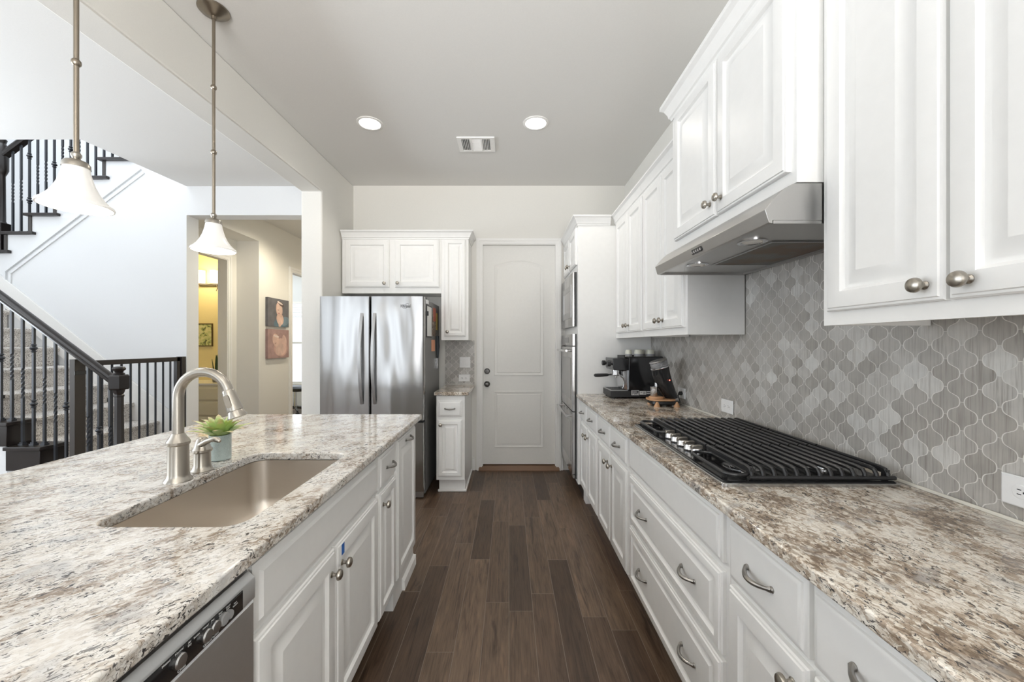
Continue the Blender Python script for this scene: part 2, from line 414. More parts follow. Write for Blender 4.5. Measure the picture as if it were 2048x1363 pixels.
def carpetm():
    m, nt, b = newmat('speckled_carpet')
    co = nd(nt, 'ShaderNodeTexCoord'); n = nd(nt, 'ShaderNodeTexNoise', i_Scale=150.0, i_Detail=3.0); lk(nt, co.outputs['Object'], n.inputs['Vector'])
    c = ramp(nt, n.outputs['Fac'], [(.36, (.20, .18, .165)), (.45, (.56, .52, .48)), (.60, (.82, .79, .75))]).outputs[0]
    lk(nt, c, b.inputs['Base Color']); b.inputs['Roughness'].default_value = .95
    bp = nd(nt, 'ShaderNodeBump', i_Strength=.6, i_Distance=.006); lk(nt, n.outputs['Fac'], bp.inputs['Height']); lk(nt, bp.outputs[0], b.inputs['Normal'])
    return m
carpet = carpetm()

def collage():
    m, nt, b = newmat('photo_collage')
    co = nd(nt, 'ShaderNodeTexCoord'); v = nd(nt, 'ShaderNodeTexVoronoi', i_Scale=55.0); lk(nt, co.outputs['Object'], v.inputs['Vector'])
    h = ramp(nt, v.outputs['Color'], [(.1, (.05, .045, .04)), (.4, (.16, .11, .08)), (.7, (.30, .24, .19)), (.95, (.55, .5, .45))]).outputs[0]
    lk(nt, h, b.inputs['Base Color']); b.inputs['Roughness'].default_value = .4
    return m
collagem = collage()

def meshfilter():
    m, nt, b = newmat('greasy_filter_mesh')
    co = nd(nt, 'ShaderNodeTexCoord'); ck = nd(nt, 'ShaderNodeTexChecker', i_Scale=320.0); lk(nt, co.outputs['Object'], ck.inputs['Vector'])
    n = nd(nt, 'ShaderNodeTexNoise', i_Scale=7.0, i_Detail=3.0); lk(nt, co.outputs['Object'], n.inputs['Vector'])
    g = ramp(nt, n.outputs['Fac'], [(.42, (.20, .19, .155)), (.58, (.20, .085, .02))]).outputs[0]
    f = mix(nt, ck.outputs['Fac'], g, (.05, .045, .035)); lk(nt, f, b.inputs['Base Color'])
    b.inputs['Metallic'].default_value = .6; b.inputs['Roughness'].default_value = .4
    return m
filtm = meshfilter()

def glassm(name, col, rough, tr=.85):
    m, nt, b = newmat(name); b.inputs['Base Color'].default_value = (*col, 1); b.inputs['Roughness'].default_value = rough
    b.inputs['Transmission Weight'].default_value = tr; b.inputs['IOR'].default_value = 1.45
    co = nd(nt, 'ShaderNodeTexCoord'); v = nd(nt, 'ShaderNodeTexVoronoi', i_Scale=190.0); lk(nt, co.outputs['Object'], v.inputs['Vector'])
    bp = nd(nt, 'ShaderNodeBump', i_Strength=.5, i_Distance=.003); lk(nt, v.outputs['Distance'], bp.inputs['Height']); lk(nt, bp.outputs[0], b.inputs['Normal'])
    return m
vaseg = glassm('aqua_textured_glass', (.80, .93, .90), .12, .45)
clearg = glassm('clear_lid', (.8, .8, .82), .02)
paneg = plain('dark_oven_glass', (.20, .19, .18), .08, 0.0, spec=.9)
def leafm():
    m, nt, b = newmat('succulent_leaf')
    at = nd(nt, 'ShaderNodeVertexColor', layer_name='tint'); lk(nt, at.outputs['Color'], b.inputs['Base Color']); b.inputs['Roughness'].default_value = .4
    b.inputs['Subsurface Weight'].default_value = .1
    return m
succ = leafm()
def vcolm():
    m, nt, b = newmat('printed_canvas')
    at = nd(nt, 'ShaderNodeVertexColor', layer_name='tint')
    co = nd(nt, 'ShaderNodeTexCoord'); n = nd(nt, 'ShaderNodeTexNoise', i_Scale=9.0, i_Detail=4.0); lk(nt, co.outputs['Object'], n.inputs['Vector'])
    v = ramp(nt, n.outputs['Fac'], [(.3, (.8, .8, .8)), (.7, (1.2, 1.2, 1.2))]).outputs[0]
    lk(nt, mix(nt, 1.0, at.outputs['Color'], v, 'MULTIPLY'), b.inputs['Base Color']); b.inputs['Roughness'].default_value = .7
    return m
canvasm = vcolm()
# ================================================================== SETTING
YB = 4.264; XW = 1.230; CZ = 3.04; LZ = 2.99; CT = .917
struct('floor', MB().box(-6.7, 1.4, -3.3, 9.0, -.1, 0), floorw, 0)
struct('ceiling', MB().box(-1.80, 1.4, -3.3, 4.40, CZ, CZ+.15), ceilp, 0)
struct('ceiling_living', MB().prism([(-6.7, -3.3), (-1.80, -3.3), (-1.80, 4.15), (-3.36, 4.15), (-3.44, 3.20), (-6.7, 3.20)], 'z', LZ, LZ+.30), ceilp, 0)
struct('ceiling_hall', MB().box(-3.36, -1.80, 4.31, 9.0, CZ, CZ+.15), ceilp, 0)
struct('wall_right', MB().box(1.24, 1.40, -3.3, 4.40, 0, CZ), wallp, 0)
w = MB()
DX0, DX1, DZ = -.292, .507, 2.42
w.box(-1.86, DX0, YB, YB+.13, 0, CZ).box(DX1, 1.24, YB, YB+.13, 0, CZ).box(DX0, DX1, YB, YB+.13, DZ, CZ)
struct('wall_back', w, wallp, 0)
w = MB(); w.prism([(-3.3, 2.716), (3.57, 2.716), (3.57, 0), (YB+.13, 0), (YB+.13, CZ), (-3.3, CZ)], 'x', -1.856, -1.666)
for p in w.v: p.x -= .0130*(YB-p.y)
struct('wall_left', w, wallp, 0, bevel=.012)
# rear wall and living walls with window openings (behind the camera)
def wall_open(name, axis, a0, a1, lo, hi, z1, opens, mat):
    m = MB()
    def bx(p0, p1, z0, zz):
        if axis == 'y': m.box(p0, p1, a0, a1, z0, zz)
        else: m.box(a0, a1, p0, p1, z0, zz)
    c = lo
    for o0, o1, oz0, oz1 in opens:
        bx(c, o0, 0, z1); bx(o0, o1, 0, oz0); bx(o0, o1, oz1, z1); c = o1
    bx(c, hi, 0, z1); return struct(name, m, mat, 0)
wall_open('wall_rear', 'y', -3.3, -3.18, -6.7, 1.24, CZ, [(-5.9, -2.5, .5, 2.9), (-1.6, 1.14, .5, 2.9)], wallp)
wall_open('wall_far_left', 'x', -6.7, -6.58, -3.18, 3.2, LZ, [(-1.6, 2.8, .5, 2.9)], wallp)
# hall / stair wall at the far side of the living room
Y0, Y1 = 4.15, 4.31
RUN, RISE = .2555, .192
UX = [-5.51 + RUN*i for i in range(9)]           # upper flight riser positions
UZ = [2.321 + RISE*i for i in range(9)]          # upper flight tread tops
prof = [(-6.7, 0), (-3.36, 0), (-3.36, 2.69), (-1.86, 2.69), (-1.86, 3.30), (-3.45, 3.30)]
top = []
for i in range(7): top += [(UX[i], UZ[i]-.03), (UX[i+1], UZ[i]-.03)]
prof += [(UX[7], 3.30)] + top[::-1] + [(UX[0], 2.10), (-6.7, 2.10)]
struct('wall_stair', MB().prism(prof, 'y', Y0, Y1), wallw, 0)
struct('wall_stair_back', MB().prism([(-6.7, 1.6), (-4.9, 1.6), (-4.9, 3.05), (-2.6, 3.05), (-2.6, 6.0), (-6.7, 6.0)], 'y', 5.17, 5.27), wallw, 0)
struct('wall_stair_left', MB().box(-6.8, -6.7, 3.2, 5.27, 0, 6.0), wallw, 0)
struct('wall_stair_right', MB().box(-2.7, -2.6, 3.5, 5.17, 3.32, 6.0), wallw, 0)
struct('ceiling_stair', MB().box(-6.8, -2.6, 3.1, 5.27, 6.0, 6.1), ceilp, 0)
# hall left wall with an alcove, powder room door and study door
w = MB()
w.box(-3.66, -3.36, Y1, 5.35, 2.728, CZ).box(-3.66, -3.36, 5.35, 5.50, 0, CZ)
w.box(-3.48, -3.36, 5.50, 6.15, 0, CZ).box(-3.48, -3.36, 6.15, 7.0, 2.46, CZ).box(-3.48, -3.36, 7.0, 9.0, 0, CZ)
struct('wall_hall', w, wallp, 0)
w = MB(); w.box(-3.78, -3.66, Y1, 4.40, 0, 2.9).box(-3.78, -3.66, 4.40, 5.17, 2.44, 2.9).box(-3.78, -3.66, 5.17, 5.50, 0, 2.9)
struct('wall_alcove', w, wallp, 0)
struct('wall_hall_end', MB().box(-3.36, -1.8, 8.9, 9.0, 0, CZ), wallp, 0)
struct('wall_hall_right', MB().box(-1.9, -1.8, 4.40, 9.0, 0, CZ), wallp, 0)
# powder room shell
struct('wall_powder_back', MB().box(-5.6, -3.78, 6.2, 6.3, 0, 2.75), yellp, 0)
struct('wall_powder_left', MB().box(-5.7, -5.6, 5.27, 6.3, 0, 2.75), yellp, 0)
struct('wall_powder_right', MB().box(-3.80, -3.70, 5.50, 6.2, 0, 2.75), yellp, 0)
struct('ceiling_powder', MB().box(-5.7, -3.70, 5.30, 6.3, 2.75, 2.85), yellp, 0)
# study shell
w = MB(); w.box(-6.7, -4.9, 8.5, 8.6, 0, CZ).box(-3.9, -3.48, 8.5, 8.6, 0, CZ).box(-4.9, -3.9, 8.5, 8.6, 0, .50).box(-4.9, -3.9, 8.5, 8.6, 2.25, CZ)
struct('wall_study_back', w, wallw, 0)
struct('wall_study_left', MB().box(-6.7, -6.6, 6.3, 8.5, 0, CZ), wallw, 0)
struct('wall_study_near', MB().box(-6.7, -3.48, 6.3, 6.36, 0, CZ) if False else MB().box(-6.7, -5.7, 6.2, 6.3, 0, CZ), wallw, 0)
struct('ceiling_study', MB().box(-6.7, -3.36, 6.3, 8.6, CZ, CZ+.1), ceilp, 0)
m = MB()
for x in (-4.9, -4.42, -3.94): m.box(x, x+.04, 8.50, 8.55, .5, 2.25)
for z in (.5, 1.35, 2.21): m.box(-4.9, -3.9, 8.50, 8.55, z, z+.04)
wn = struct('window_1', m, trimp, 0)
m = MB().box(-4.98, -3.82, 8.46, 8.50, .42, .50); struct('window_sill', m, trimp, parent=wn)
m = MB()
for i in range(12): m.box(-4.86, -3.93, 8.470, 8.495, 1.90+i*.027, 1.912+i*.027)
single('window_blind', 'raised white slatted blind at the top of the study window', 'blind', m, white, (-4.4, 8.48, 1.9))
# trims
def casing(name, F, u0, u1, vtop, wd, th=.018):
    m = MB()
    pts = [(-wd, 0.0)]
    for a, b, d in ((0, wd, th*.6), (wd*.12, wd*.88, th), (wd*.55, wd*.86, th*1.35)):
        m.fbox(F, u0-b, u0-a, 0, vtop+a, 0, d); m.fbox(F, u1+a, u1+b, 0, vtop+a, 0, d); m.fbox(F, u0-b, u1+b, vtop+a, vtop+b, 0, d)
    return m
struct('trim_1', casing('c', FB(YB), DX0+.012, DX1-.012, DZ-.012, .068), trimp, 0)
struct('trim_2', casing('c', FI(-3.66), 4.41, 5.16, 2.43, .085), trimp, 0)
struct('trim_3', casing('c', FI(-3.36), 6.16, 6.99, 2.45, .085), trimp, 0)
# stair wall picture-frame moulding: vertical then diagonal
def band(pts, wd, th):
    m = MB(); 
    for (a, b) in zip(pts[:-1], pts[1:]):
        A = Vector((a[0], 0, a[1])); B = Vector((b[0], 0, b[1])); t = (B-A).normalized(); n = Vector((-t.z, 0, t.x))*wd/2
        m.loft([[Vector((p.x, y, p.z)) for p in (A-n, B-n, B+n, A+n)] for y in (Y0, Y0-th)])
    return m
d = band([(-5.19, 1.2), (-5.19, 2.085), (-3.80, 3.13)], .022, .012); d2 = band([(-5.235, 1.2), (-5.235, 2.105), (-3.83, 3.165)], .016, .018)
for f in d2.f: d.f.append([i+len(d.v) for i in f])
d.v += d2.v
struct('trim_4', d, wallw, 0)
LX = lambda k: -3.63 - (k-3)*.258      # lower flight nosing
LZk = lambda k: .552 + (k-3)*.190
sk = MB().prism([(-3.43, .14), (-3.43, LZk(2)+.22), (LX(10), LZk(10)+.30), (LX(10), LZk(10)+.02)], 'y', Y0-.02, Y0)
struct('baseboard_stair', sk, trimp, 0, bevel=.004)
struct('baseboard_hall', MB().box(-3.36, -3.345, 5.36, 6.07, 0, .14), trimp, 0)
struct('baseboard_back', MB().box(-.392, -.364, YB-.016, YB, 0, .13).box(.56, .575, YB-.016, YB, 0, .13), trimp, 0)
struct('baseboard_opening', MB().box(-3.42, -3.345, Y0-.018, Y1+.02, 0, .14), trimp, 0)

# door to the garage
dr = MB()
FD = FB(YB+.03)
def slab(F, u0, u1, v0, v1, th=.04):
    m = MB()
    m.fbox(F, u0, u1, v0, v1, -th, 0); return m
dm = slab(FD, -.281, .496, .054, 2.407)
def panel_ring(m, F, outline, prof):
    c = Vector((sum(p[0] for p in outline)/len(outline), sum(p[1] for p in outline)/len(outline)))
    loops = []
    n = len(outline)
    for ins, d in prof:
        L = []
        for i in range(n):
            a = Vector(outline[i-1]); b = Vector(outline[i]); e = Vector(outline[(i+1) % n])
            t1 = (b-a).normalized(); t2 = (e-b).normalized(); n1 = Vector((-t1.y, t1.x)); n2 = Vector((-t2.y, t2.x))
            bis = (n1+n2); k = bis.dot(n1); q = b + bis*(ins/k)
            L.append(F(q.x, q.y, d))
        loops.append(L)
    m.loft(loops, True, True)
PR = [(0, -.004), (0, .005), (.006, .0065), (.012, .004), (.03, .0012), (.034, .0045), (.04, .0045)]
u0, u1 = -.161, .371
arch = [(u0, 1.008), (u1, 1.008), (u1, 2.190)] + [(u1+(u0-u1)*t, 2.190+.060*math.sin(PI*t)**.9) for t in [i/14 for i in range(1, 14)]] + [(u0, 2.190)]
panel_ring(dm, FD, arch, PR)
panel_ring(dm, FD, [(u0, .236), (u1, .236), (u1, .838), (u0, .838)], PR)
door = struct('door_1', dm, doorp, 30)
struct('door_jamb', MB().box(DX0, DX0+.012, YB-.002, YB+.13, 0, DZ).box(DX1-.012, DX1, YB-.002, YB+.13, 0, DZ).box(DX0, DX1, YB-.002, YB+.13, DZ-.012, DZ).box(DX0, DX1, YB+.075, YB+.12, .03, DZ), trimp, parent=door)
for nm, z in (('deadbolt', 1.055), ('door_knob', .917)):
    k = MB().lathe(FD(-.236, z, 0), [(.032, 0), (.032, .008), (.026, .012), (.014, .014), (.013, .03), (.024, .038), (.027, .05), (.02, .06), (.008, .063)] if nm == 'door_knob' else [(.031, 0), (.031, .01), (.024, .02), (.022, .026), (.006, .027)], 20, (0, -1, 0))
    if nm == 'deadbolt': k.fbox(FD, -.24, -.232, z-.016, z+.016, .02, .042)
    struct(nm, k, darknk, parent=door)
struct('threshold', MB().prism([(YB-.045, 0), (YB-.045, .008), (YB-.01, .045), (YB+.13, .045), (YB+.13, 0)], 'x', DX0-.03, DX1+.03), thres, 0, label='brown wooden threshold under the white garage door')

# ================================================================== CABINETS
PD = lambda s: [(0, 0), (0, .011), (.003, .015), (.008, .016), (.010, .0195), (.014, .0205), (.052*s, .0205), (.055*s, .0165), (.060*s, .0105), (.066*s, .0085), (.072*s, .0090), (.100*s, .0190), (.1015*s, .0197), (.104*s, .0197)]
PS = [(0, 0), (0, .010), (.006, .014), (.010, .0145), (.012, .018), (.017, .0205), (.022, .0205)]
PF = [(0, 0), (0, .009), (.012, .0125), (.017, .013), (.020, .0165), (.024, .0205), (.03, .0205)]
def knob_m(F, u, v, d0=.0205, r=.0165):
    o = F(u, v, d0); n = (F(u, v, d0+1)-o)
    return MB().lathe(o, [(.0095, 0), (.0095, .002), (.006, .005), (.0055, .014), (.009, .017), (r, .021), (r*1.02, .025), (r*.9, .030), (r*.55, .0335), (r*.12, .0345)], 20, n)
def pull_m(F, u, v, L=.094, d0=.0205, vertical=False):
    pts = []; rs = []
    for i in range(15):
        t = i/14; a = (t-.5)*L; h = d0 + .003 + .024*math.sin(PI*t)**.7
        pts.append(F(u+a, v-.004*math.sin(PI*t), h) if not vertical else F(u, v+a, h)); rs.append(.0042+.0022*math.sin(PI*t) + (.003 if i in (0, 14) else 0))
    m = MB().tube(pts, rs, 10)
    for e in (-.5, .5):
        m.lathe(F(u+e*L, v, d0) if not vertical else F(u, v+e*L, d0), [(.0075, 0), (.0075, .002), (.005, .005)], 12, F(0, 0, 1)-F(0, 0, 0))
    return m
def add_door(P, F, u0, u1, v0, v1, knob=None, name='door', label=None):
    w = min(u1-u0, v1-v0); s = min(1.0, w/.30)
    o = part(P, name, MB().rings(F, u0, u1, v0, v1, PD(max(s, .55))), paint, label, 30)
    if knob: part(o, 'knob', knob_m(F, *knob), nickel)
    return o
def add_drawer(P, F, u0, u1, v0, v1, pulls=(), raised=False, prof=None, name='drawer'):
    w = min(u1-u0, v1-v0)
    o = part(P, name, MB().rings(F, u0, u1, v0, v1, PD(.62) if raised else (prof or PS)), paint, None, 30)
    for p in pulls: part(o, 'pull', pull_m(F, *p), pullm)
    return o
def crown(F, u0, u1, v0, h, back, rl=True, rr=True, pj=.05):
    pf = [(0, 0), (.006, 0), (.009, .012), (.016, .018), (.020, .035), (.034, .062), (.044, .070), (pj, .074), (pj, h), (0, h)]
    loops = []
    path = ([('l', -back)] if rl else []) + [('l', 0), ('r', 0)] + ([('r', -back)] if rr else [])
    for side, dep in path:
        L = []
        for d, v in pf:
            ret = rl if side == 'l' else rr
            u = (u0-d if ret else u0) if side == 'l' else (u1+d if ret else u1)
            L.append(F(u, v0+v*h/.09 if h != .09 else v0+v, d if dep == 0 else dep))
        loops.append(L)
    return MB().loft(loops)

# ---- right base run
FRb = FR(.625)
def base_cab(label, y0, y1, fronts, cat='base cabinet', grp='white base cabinets along the right wall'):
    P = thing('base_cabinet', label, cat, (.93, (y0+y1)/2, 0), grp)
    part(P, 'carcass', MB().box(.625, 1.225, y0+.0005, y1-.0005, .13, .886), paint, bevel=.001)
    part(P, 'toe_kick', MB().box(.70, .715, y0+.001, y1-.001, 0, .13), paint)
    for f in fronts:
        k = f[0]
        if k == 'door': add_door(P, FRb, *f[1:5], knob=f[5])
        elif k == 'drawer': add_drawer(P, FRb, *f[1:5], pulls=f[5], raised=len(f) > 6)
    return P
base_cab('white base cabinet under the coffee machine, next to the oven tower', 2.742, 3.455, [
    ('drawer', 3.125, 3.40, .715, .862, [(3.262, .788)]), ('drawer', 2.765, 3.105, .715, .862, [(2.935, .788)]),
    ('door', 3.095, 3.40, .155, .692, (3.135, .63)), ('door', 2.765, 3.075, .155, .692, (3.035, .63))])
part(bpy.data.objects['base_cabinet'], 'plinth_block', MB().box(.648, .70, 3.36, 3.455, 0, .129), paint)
base_cab('white base cabinet with two drawers over two doors, just beyond the cooktop', 2.035, 2.740, [
    ('drawer', 2.400, 2.718, .715, .862, [(2.559, .788)]), ('drawer', 2.062, 2.384, .715, .862, [(2.22, .788)]),
    ('door', 2.400, 2.718, .155, .692, (2.44, .63)), ('door', 2.062, 2.384, .155, .692, (2.345, .63))])
base_cab('wide white cabinet of stacked drawers directly under the gas cooktop', 1.124, 2.033, [
    ('drawer', 1.143, 2.008, .722, .866, []),
    ('drawer', 1.143, 2.008, .456, .695, [(1.80, .575), (1.345, .575)], 1),
    ('drawer', 1.143, 2.008, .165, .437, [(1.80, .302), (1.345, .302)], 1)])
base_cab('nearest white base cabinet on the right, with a big round knob on its door', .47, 1.122, [
    ('drawer', .815, 1.104, .704, .866, [(.962, .785)]), ('drawer', .495, .802, .704, .866, [(.65, .785)]),
    ('door', .812, 1.104, .165, .684, (.848, .63)), ('door', .495, .798, .165, .684, (.765, .63))])

# right countertop
m = MB().box(.583, 1.229, .30, 3.455, .8865, CT)
single('countertop', 'long speckled brown and cream granite countertop along the right wall', 'countertop', m, granR, (.9, 1.9, CT), bevel=.005, bseg=3)
single('caulk_strip', 'cream caulk bead between right granite counter and tile', 'caulk', MB().box(1.2245, 1.2285, .30, 3.454, CT+.0005, CT+.009), caulk, (1.228, 1.9, CT))

# ---- oven tower
T = thing('oven_tower_cabinet', 'tall white oven cabinet beside the garage door', 'tall cabinet', (.92, 3.86, 0))
part(T, 'carcass', MB().box(.600, 1.235, 3.46, 4.262, .128, 2.375), paint, bevel=.0015)
part(T, 'toe_kick', MB().box(.655, .69, 3.46, 4.26, 0, .128), dwood, 'dark stained toe kick')
FT = FR(.600)
for a, b, k in ((3.49, 3.855, 3.82), (3.868, 4.235, 3.91)): add_door(T, FT, a, b, 2.042, 2.368, (k, 2.09))
part(T, 'crown_moulding', crown(FT, 3.46, 4.262, 2.375, .085, .279, True, False), paint, smooth=20)
# microwave
MW = thing('microwave', 'built-in steel microwave above the wall ovens', 'microwave', (.60, 3.87, 1.5))
FM = FR(.5985)
part(MW, 'trim_kit', MB().fbox(FM, 3.525, 4.235, 1.505, 1.985, 0, .022), oveng, 'black body edge')
part(MW, 'front_frame', MB().rings(FM, 3.525, 4.235, 1.505, 1.985, [(0, .022), (0, .034), (.003, .036)]), stainless)
part(MW, 'door', MB().rings(FM, 3.60, 4.10, 1.585, 1.885, [(0, .036), (.001, .040), (.006, .041), (.05, .041), (.052, .038)]), steelp)
part(MW, 'window', MB().rings(FM, 3.66, 4.04, 1.64, 1.83, [(0, .038), (.002, .0395)]), paneg)
part(MW, 'control_panel', MB().rings(FM, 4.115, 4.21, 1.585, 1.885, [(0, .036), (.001, .039)]), black)
# double wall oven
OV = thing('double_wall_oven', 'steel double wall oven in the tall white cabinet', 'oven', (.60, 3.87, .15))
part(OV, 'body', MB().fbox(FM, 3.525, 4.235, .155, 1.437, 0, .016), oveng, 'black body edge')
part(OV, 'control_panel', MB().rings(FM, 3.525, 4.235, 1.335, 1.437, [(0, .016), (0, .034), (.003, .036)]), stainless)
part(OV, 'display', MB().rings(FM, 3.74, 4.02, 1.36, 1.41, [(0, .036), (.001, .037)]), black)
for z0, z1 in ((.752, 1.322), (.195, .742)):
    dd = part(OV, 'oven_door', MB().rings(FM, 3.527, 4.233, z0, z1, [(0, .016), (0, .036), (.004, .040)]), stainless)
    part(dd, 'window', MB().rings(FM, 3.60, 4.16, z0+.09, z1-.10, [(0, .040), (.002, .0415)]), paneg)
    h = MB().tube([FM(3.56, z1-.035, .085), FM(4.20, z1-.035, .085)], .011, 12)
    for u in (3.58, 4.18): h.tube([FM(u, z1-.035, .04), FM(u, z1-.035, .085)], .008, 8)
    part(dd, 'handle', h, chrome)
part(OV, 'vent_rail', MB().rings(FM, 3.527, 4.233, .158, .190, [(0, .016), (0, .030), (.002, .032)]), stainless)
part(OV, 'badge', MB().rings(FM, 3.865, 3.885, .166, .182, [(0, .032), (.001, .033)]), blackm)

# ---- right uppers
FU = FR(.931)
GU = 'white wall cabinets on the right'
def upper(label, y0, y1, doors, F, xf, z0, z1, ch, left_ret, right_ret, crown_back):
    P = thing('wall_cabinet', label, 'wall cabinet', (1.08, (y0+y1)/2, z0), GU)
    c = MB().box(xf, 1.228, y0+.0005, y1-.0005, z0+.022, z1)
    c.box(xf, xf+.02, y0+.0005, y1-.0005, z0, z0+.022).box(xf+.02, 1.228, y0+.0005, y0+.018, z0, z0+.022).box(xf+.02, 1.228, y1-.018, y1-.0005, z0, z0+.022)
    part(P, 'carcass', c, paint)
    for d in doors: add_door(P, F, *d[:4], knob=d[4])
    part(P, 'crown_moulding', crown(F, y0, y1, z1, ch, crown_back, left_ret, right_ret), paint, smooth=20)
    return P
upper('tall white wall cabinet in the corner over the coffee machine', 2.737, 3.405+.054, [(3.075, 3.40, 1.438, 2.368, (3.105, 1.49)), (2.752, 3.065, 1.438, 2.368, (3.035, 1.49))], FU, .931, 1.398, 2.375, .085, False, False, 0)
upper('tall white wall cabinet touching the far side of the range hood', 2.074, 2.736, [(2.400, 2.722, 1.438, 2.368, (2.43, 1.49)), (2.098, 2.391, 1.438, 2.368, (2.36, 1.49))], FU, .931, 1.398, 2.375, .085, False, False, 0)
FH = FR(.852)
P = thing('wall_cabinet', 'raised white wall cabinet sitting on top of the range hood', 'wall cabinet', (1.04, 1.62, 1.83), GU)
part(P, 'carcass', MB().box(.852, 1.228, 1.1785, 2.0725, 1.828, 2.51), paint, bevel=.001)
add_door(P, FH, 1.612, 2.018, 1.868, 2.50, (1.648, 1.925)); add_door(P, FH, 1.202, 1.602, 1.868, 2.50, (1.562, 1.925))
part(P, 'crown_moulding', crown(FH, 1.1785, 2.0725, 2.508, .092, .3, True, True), paint, smooth=20)
upper('nearest white wall cabinet at upper right with two big nickel knobs', .47, 1.1775, [(.838, 1.150, 1.442, 2.37, (.872, 1.478)), (.505, .830, 1.442, 2.37, (.788, 1.478))], FU, .931, 1.403, 2.39, .085, False, False, 0)

# ---- range hood
H = thing('range_hood', 'stainless steel under-cabinet range hood over the cooktop', 'range hood', (1.0, 1.625, 1.706))
curve = [(.852, 1.8265), (.838, 1.822), (.818, 1.811), (.798, 1.794), (.778, 1.772), (.7595, 1.748)]
pr = [(1.226, 1.8265)] + curve + [(.771, 1.709), (.782, 1.707), (.782, 1.716), (1.226, 1.716)]
part(H, 'shell', MB().prism(pr, 'y', 1.181, 2.070), hoodm, bevel=.001)
b = MB().box(.784, 1.2255, 1.1815, 1.190, 1.7065, 1.7158).box(.784, 1.2255, 2.061, 2.0695, 1.7065, 1.7158).box(1.212, 1.2255, 1.19, 2.061, 1.7065, 1.7158)
part(H, 'bottom_rim', b, hoodm)
part(H, 'filter', MB().box(.945, 1.20, 1.426, 1.835, 1.7135, 1.717), filtm, 'greasy brown mesh filter')
part(H, 'filter_frame', MB().box(.935, .945, 1.416, 1.845, 1.712, 1.717).box(1.20, 1.21, 1.416, 1.845, 1.712, 1.717).box(.945, 1.2, 1.416, 1.426, 1.712, 1.717).box(.945, 1.2, 1.835, 1.845, 1.712, 1.717), steelp)
for y in (1.427, 1.843):
    l = part(H, 'lamp', MB().lathe((.872, y, 1.7165), [(.048, 0), (.048, -.004), (.038, -.005), (.034, -.002)], 28), chrome)
    part(l, 'lens', MB().lathe((.872, y, 1.7145), [(.033, 0), (.028, -.003), (.01, -.005)], 24), bulbm)
n = Vector((-.0385, 0, -.0115)); fx = lambda u, v, d: Vector((.765, u, 1.729)) + Vector((.0115, 0, -.039)).normalized()*(-v) + Vector((-.039, 0, -.0115)).normalized()*d
pp = part(H, 'control_panel', MB().loft([[fx(1.622+p.x, p.y, dd) for p in rrect(-.045, .045, -.010, .010, .0099, 0)] for dd in (-.001, .002)]), black)
for i in range(5): part(pp, 'button', MB().loft([[fx(1.588+.017*i+p.x, p.y, dd) for p in rrect(-.005, .005, -.005, .005, .002, 0, 3)] for dd in (.002, .0045)]), chrome)

# ---- tile backsplash
def clip(poly, x0, x1, y0, y1):
    def cut(P, ax, lim, sg):
        out = []
        for i in range(len(P)):
            a, b = P[i], P[(i+1) % len(P)]; da = (a[ax]-lim)*sg; db = (b[ax]-lim)*sg
            if da >= 0: out.append(a)
            if (da >= 0) != (db >= 0):
                t = da/(da-db); out.append((a[0]+(b[0]-a[0])*t, a[1]+(b[1]-a[1])*t))
        return out
    for ax, lim, sg in ((0, x0, 1), (0, x1, -1), (1, y0, 1), (1, y1, -1)):
        if not poly: return []
        poly = cut(poly, ax, lim, sg)
    return poly
TW, TH = .0828, .0775
q = []
bx, tx = TW/2-.0067, .0041
for i in range(9):
    t = i/8; P0, P1, P2 = (bx, 0), (bx, .0135), (.0218, .0176)
    q.append(((1-t)**2*P0[0]+2*t*(1-t)*P1[0]+t*t*P2[0], (1-t)**2*P0[1]+2*t*(1-t)*P1[1]+t*t*P2[1]))
cx, cy = (bx+tx)/2, TH/4-.0003
q2 = [(2*cx-x, 2*cy-y) for x, y in q[::-1]]
Q = q + q2
outl = Q + [(-x, y) for x, y in Q[::-1]] + [(-x, -y) for x, y in Q[1:]] + [(x, -y) for x, y in Q[::-1][:-1]]
def tiles(F, rects, u_ref, v_ref, th=.0007):
    m = MB(); us = [r[0] for r in rects]+[r[1] for r in rects]; vs = [r[2] for r in rects]+[r[3] for r in rects]
    i0 = int((min(us)-u_ref)/(TW/2))-2; i1 = int((max(us)-u_ref)/(TW/2))+2
    j0 = int((min(vs)-v_ref)/TH)-2; j1 = int((max(vs)-v_ref)/TH)+2
    for i in range(i0, i1+1):
        for j in range(j0, j1+1):
            cu = u_ref+i*TW/2; cv = v_ref+j*TH+(0 if i % 2 == 0 else -TH/2); r = random.random()
            r = .05+.55*random.random() if r < .70 else (.66+.2*random.random() if r < .92 else .9+.1*random.random())
            for x0, x1, y0, y1 in rects:
                pl = clip([(cu+a, cv+b) for a, b in outl], x0, x1, y0, y1)
                if len(pl) < 3: continue
                m.poly([F(a, b2, th) for a, b2 in pl]); m.c.append((r, r, r, 1))
    return m
FW = FR(1.2395)
R = [(.30, 1.1775, CT+.004, 1.425), (1.1775, 2.074, CT+.004, 1.712), (2.074, 3.455, CT+.004, 1.40)]
bs = tag(mesh_obj('tile_backsplash', MB().box(1.2335, 1.2395, .30, 1.1775, CT, 1.425).box(1.2335, 1.2395, 1.1775, 2.074, CT, 1.712).box(1.2335, 1.2395, 2.074, 3.455, CT, 1.40), grout, (1.236, 1.9, CT), 0), 'grey lantern-shaped stone tile backsplash along the right wall above the cooktop', 'backsplash'); bs.location = (1.236, 1.9, CT); BASE[bs.name] = Vector((1.236, 1.9, CT))
part(bs, 'tiles', tiles(FR(1.2335), R, 1.0011, 1.346+TH/2), tile, smooth=0)
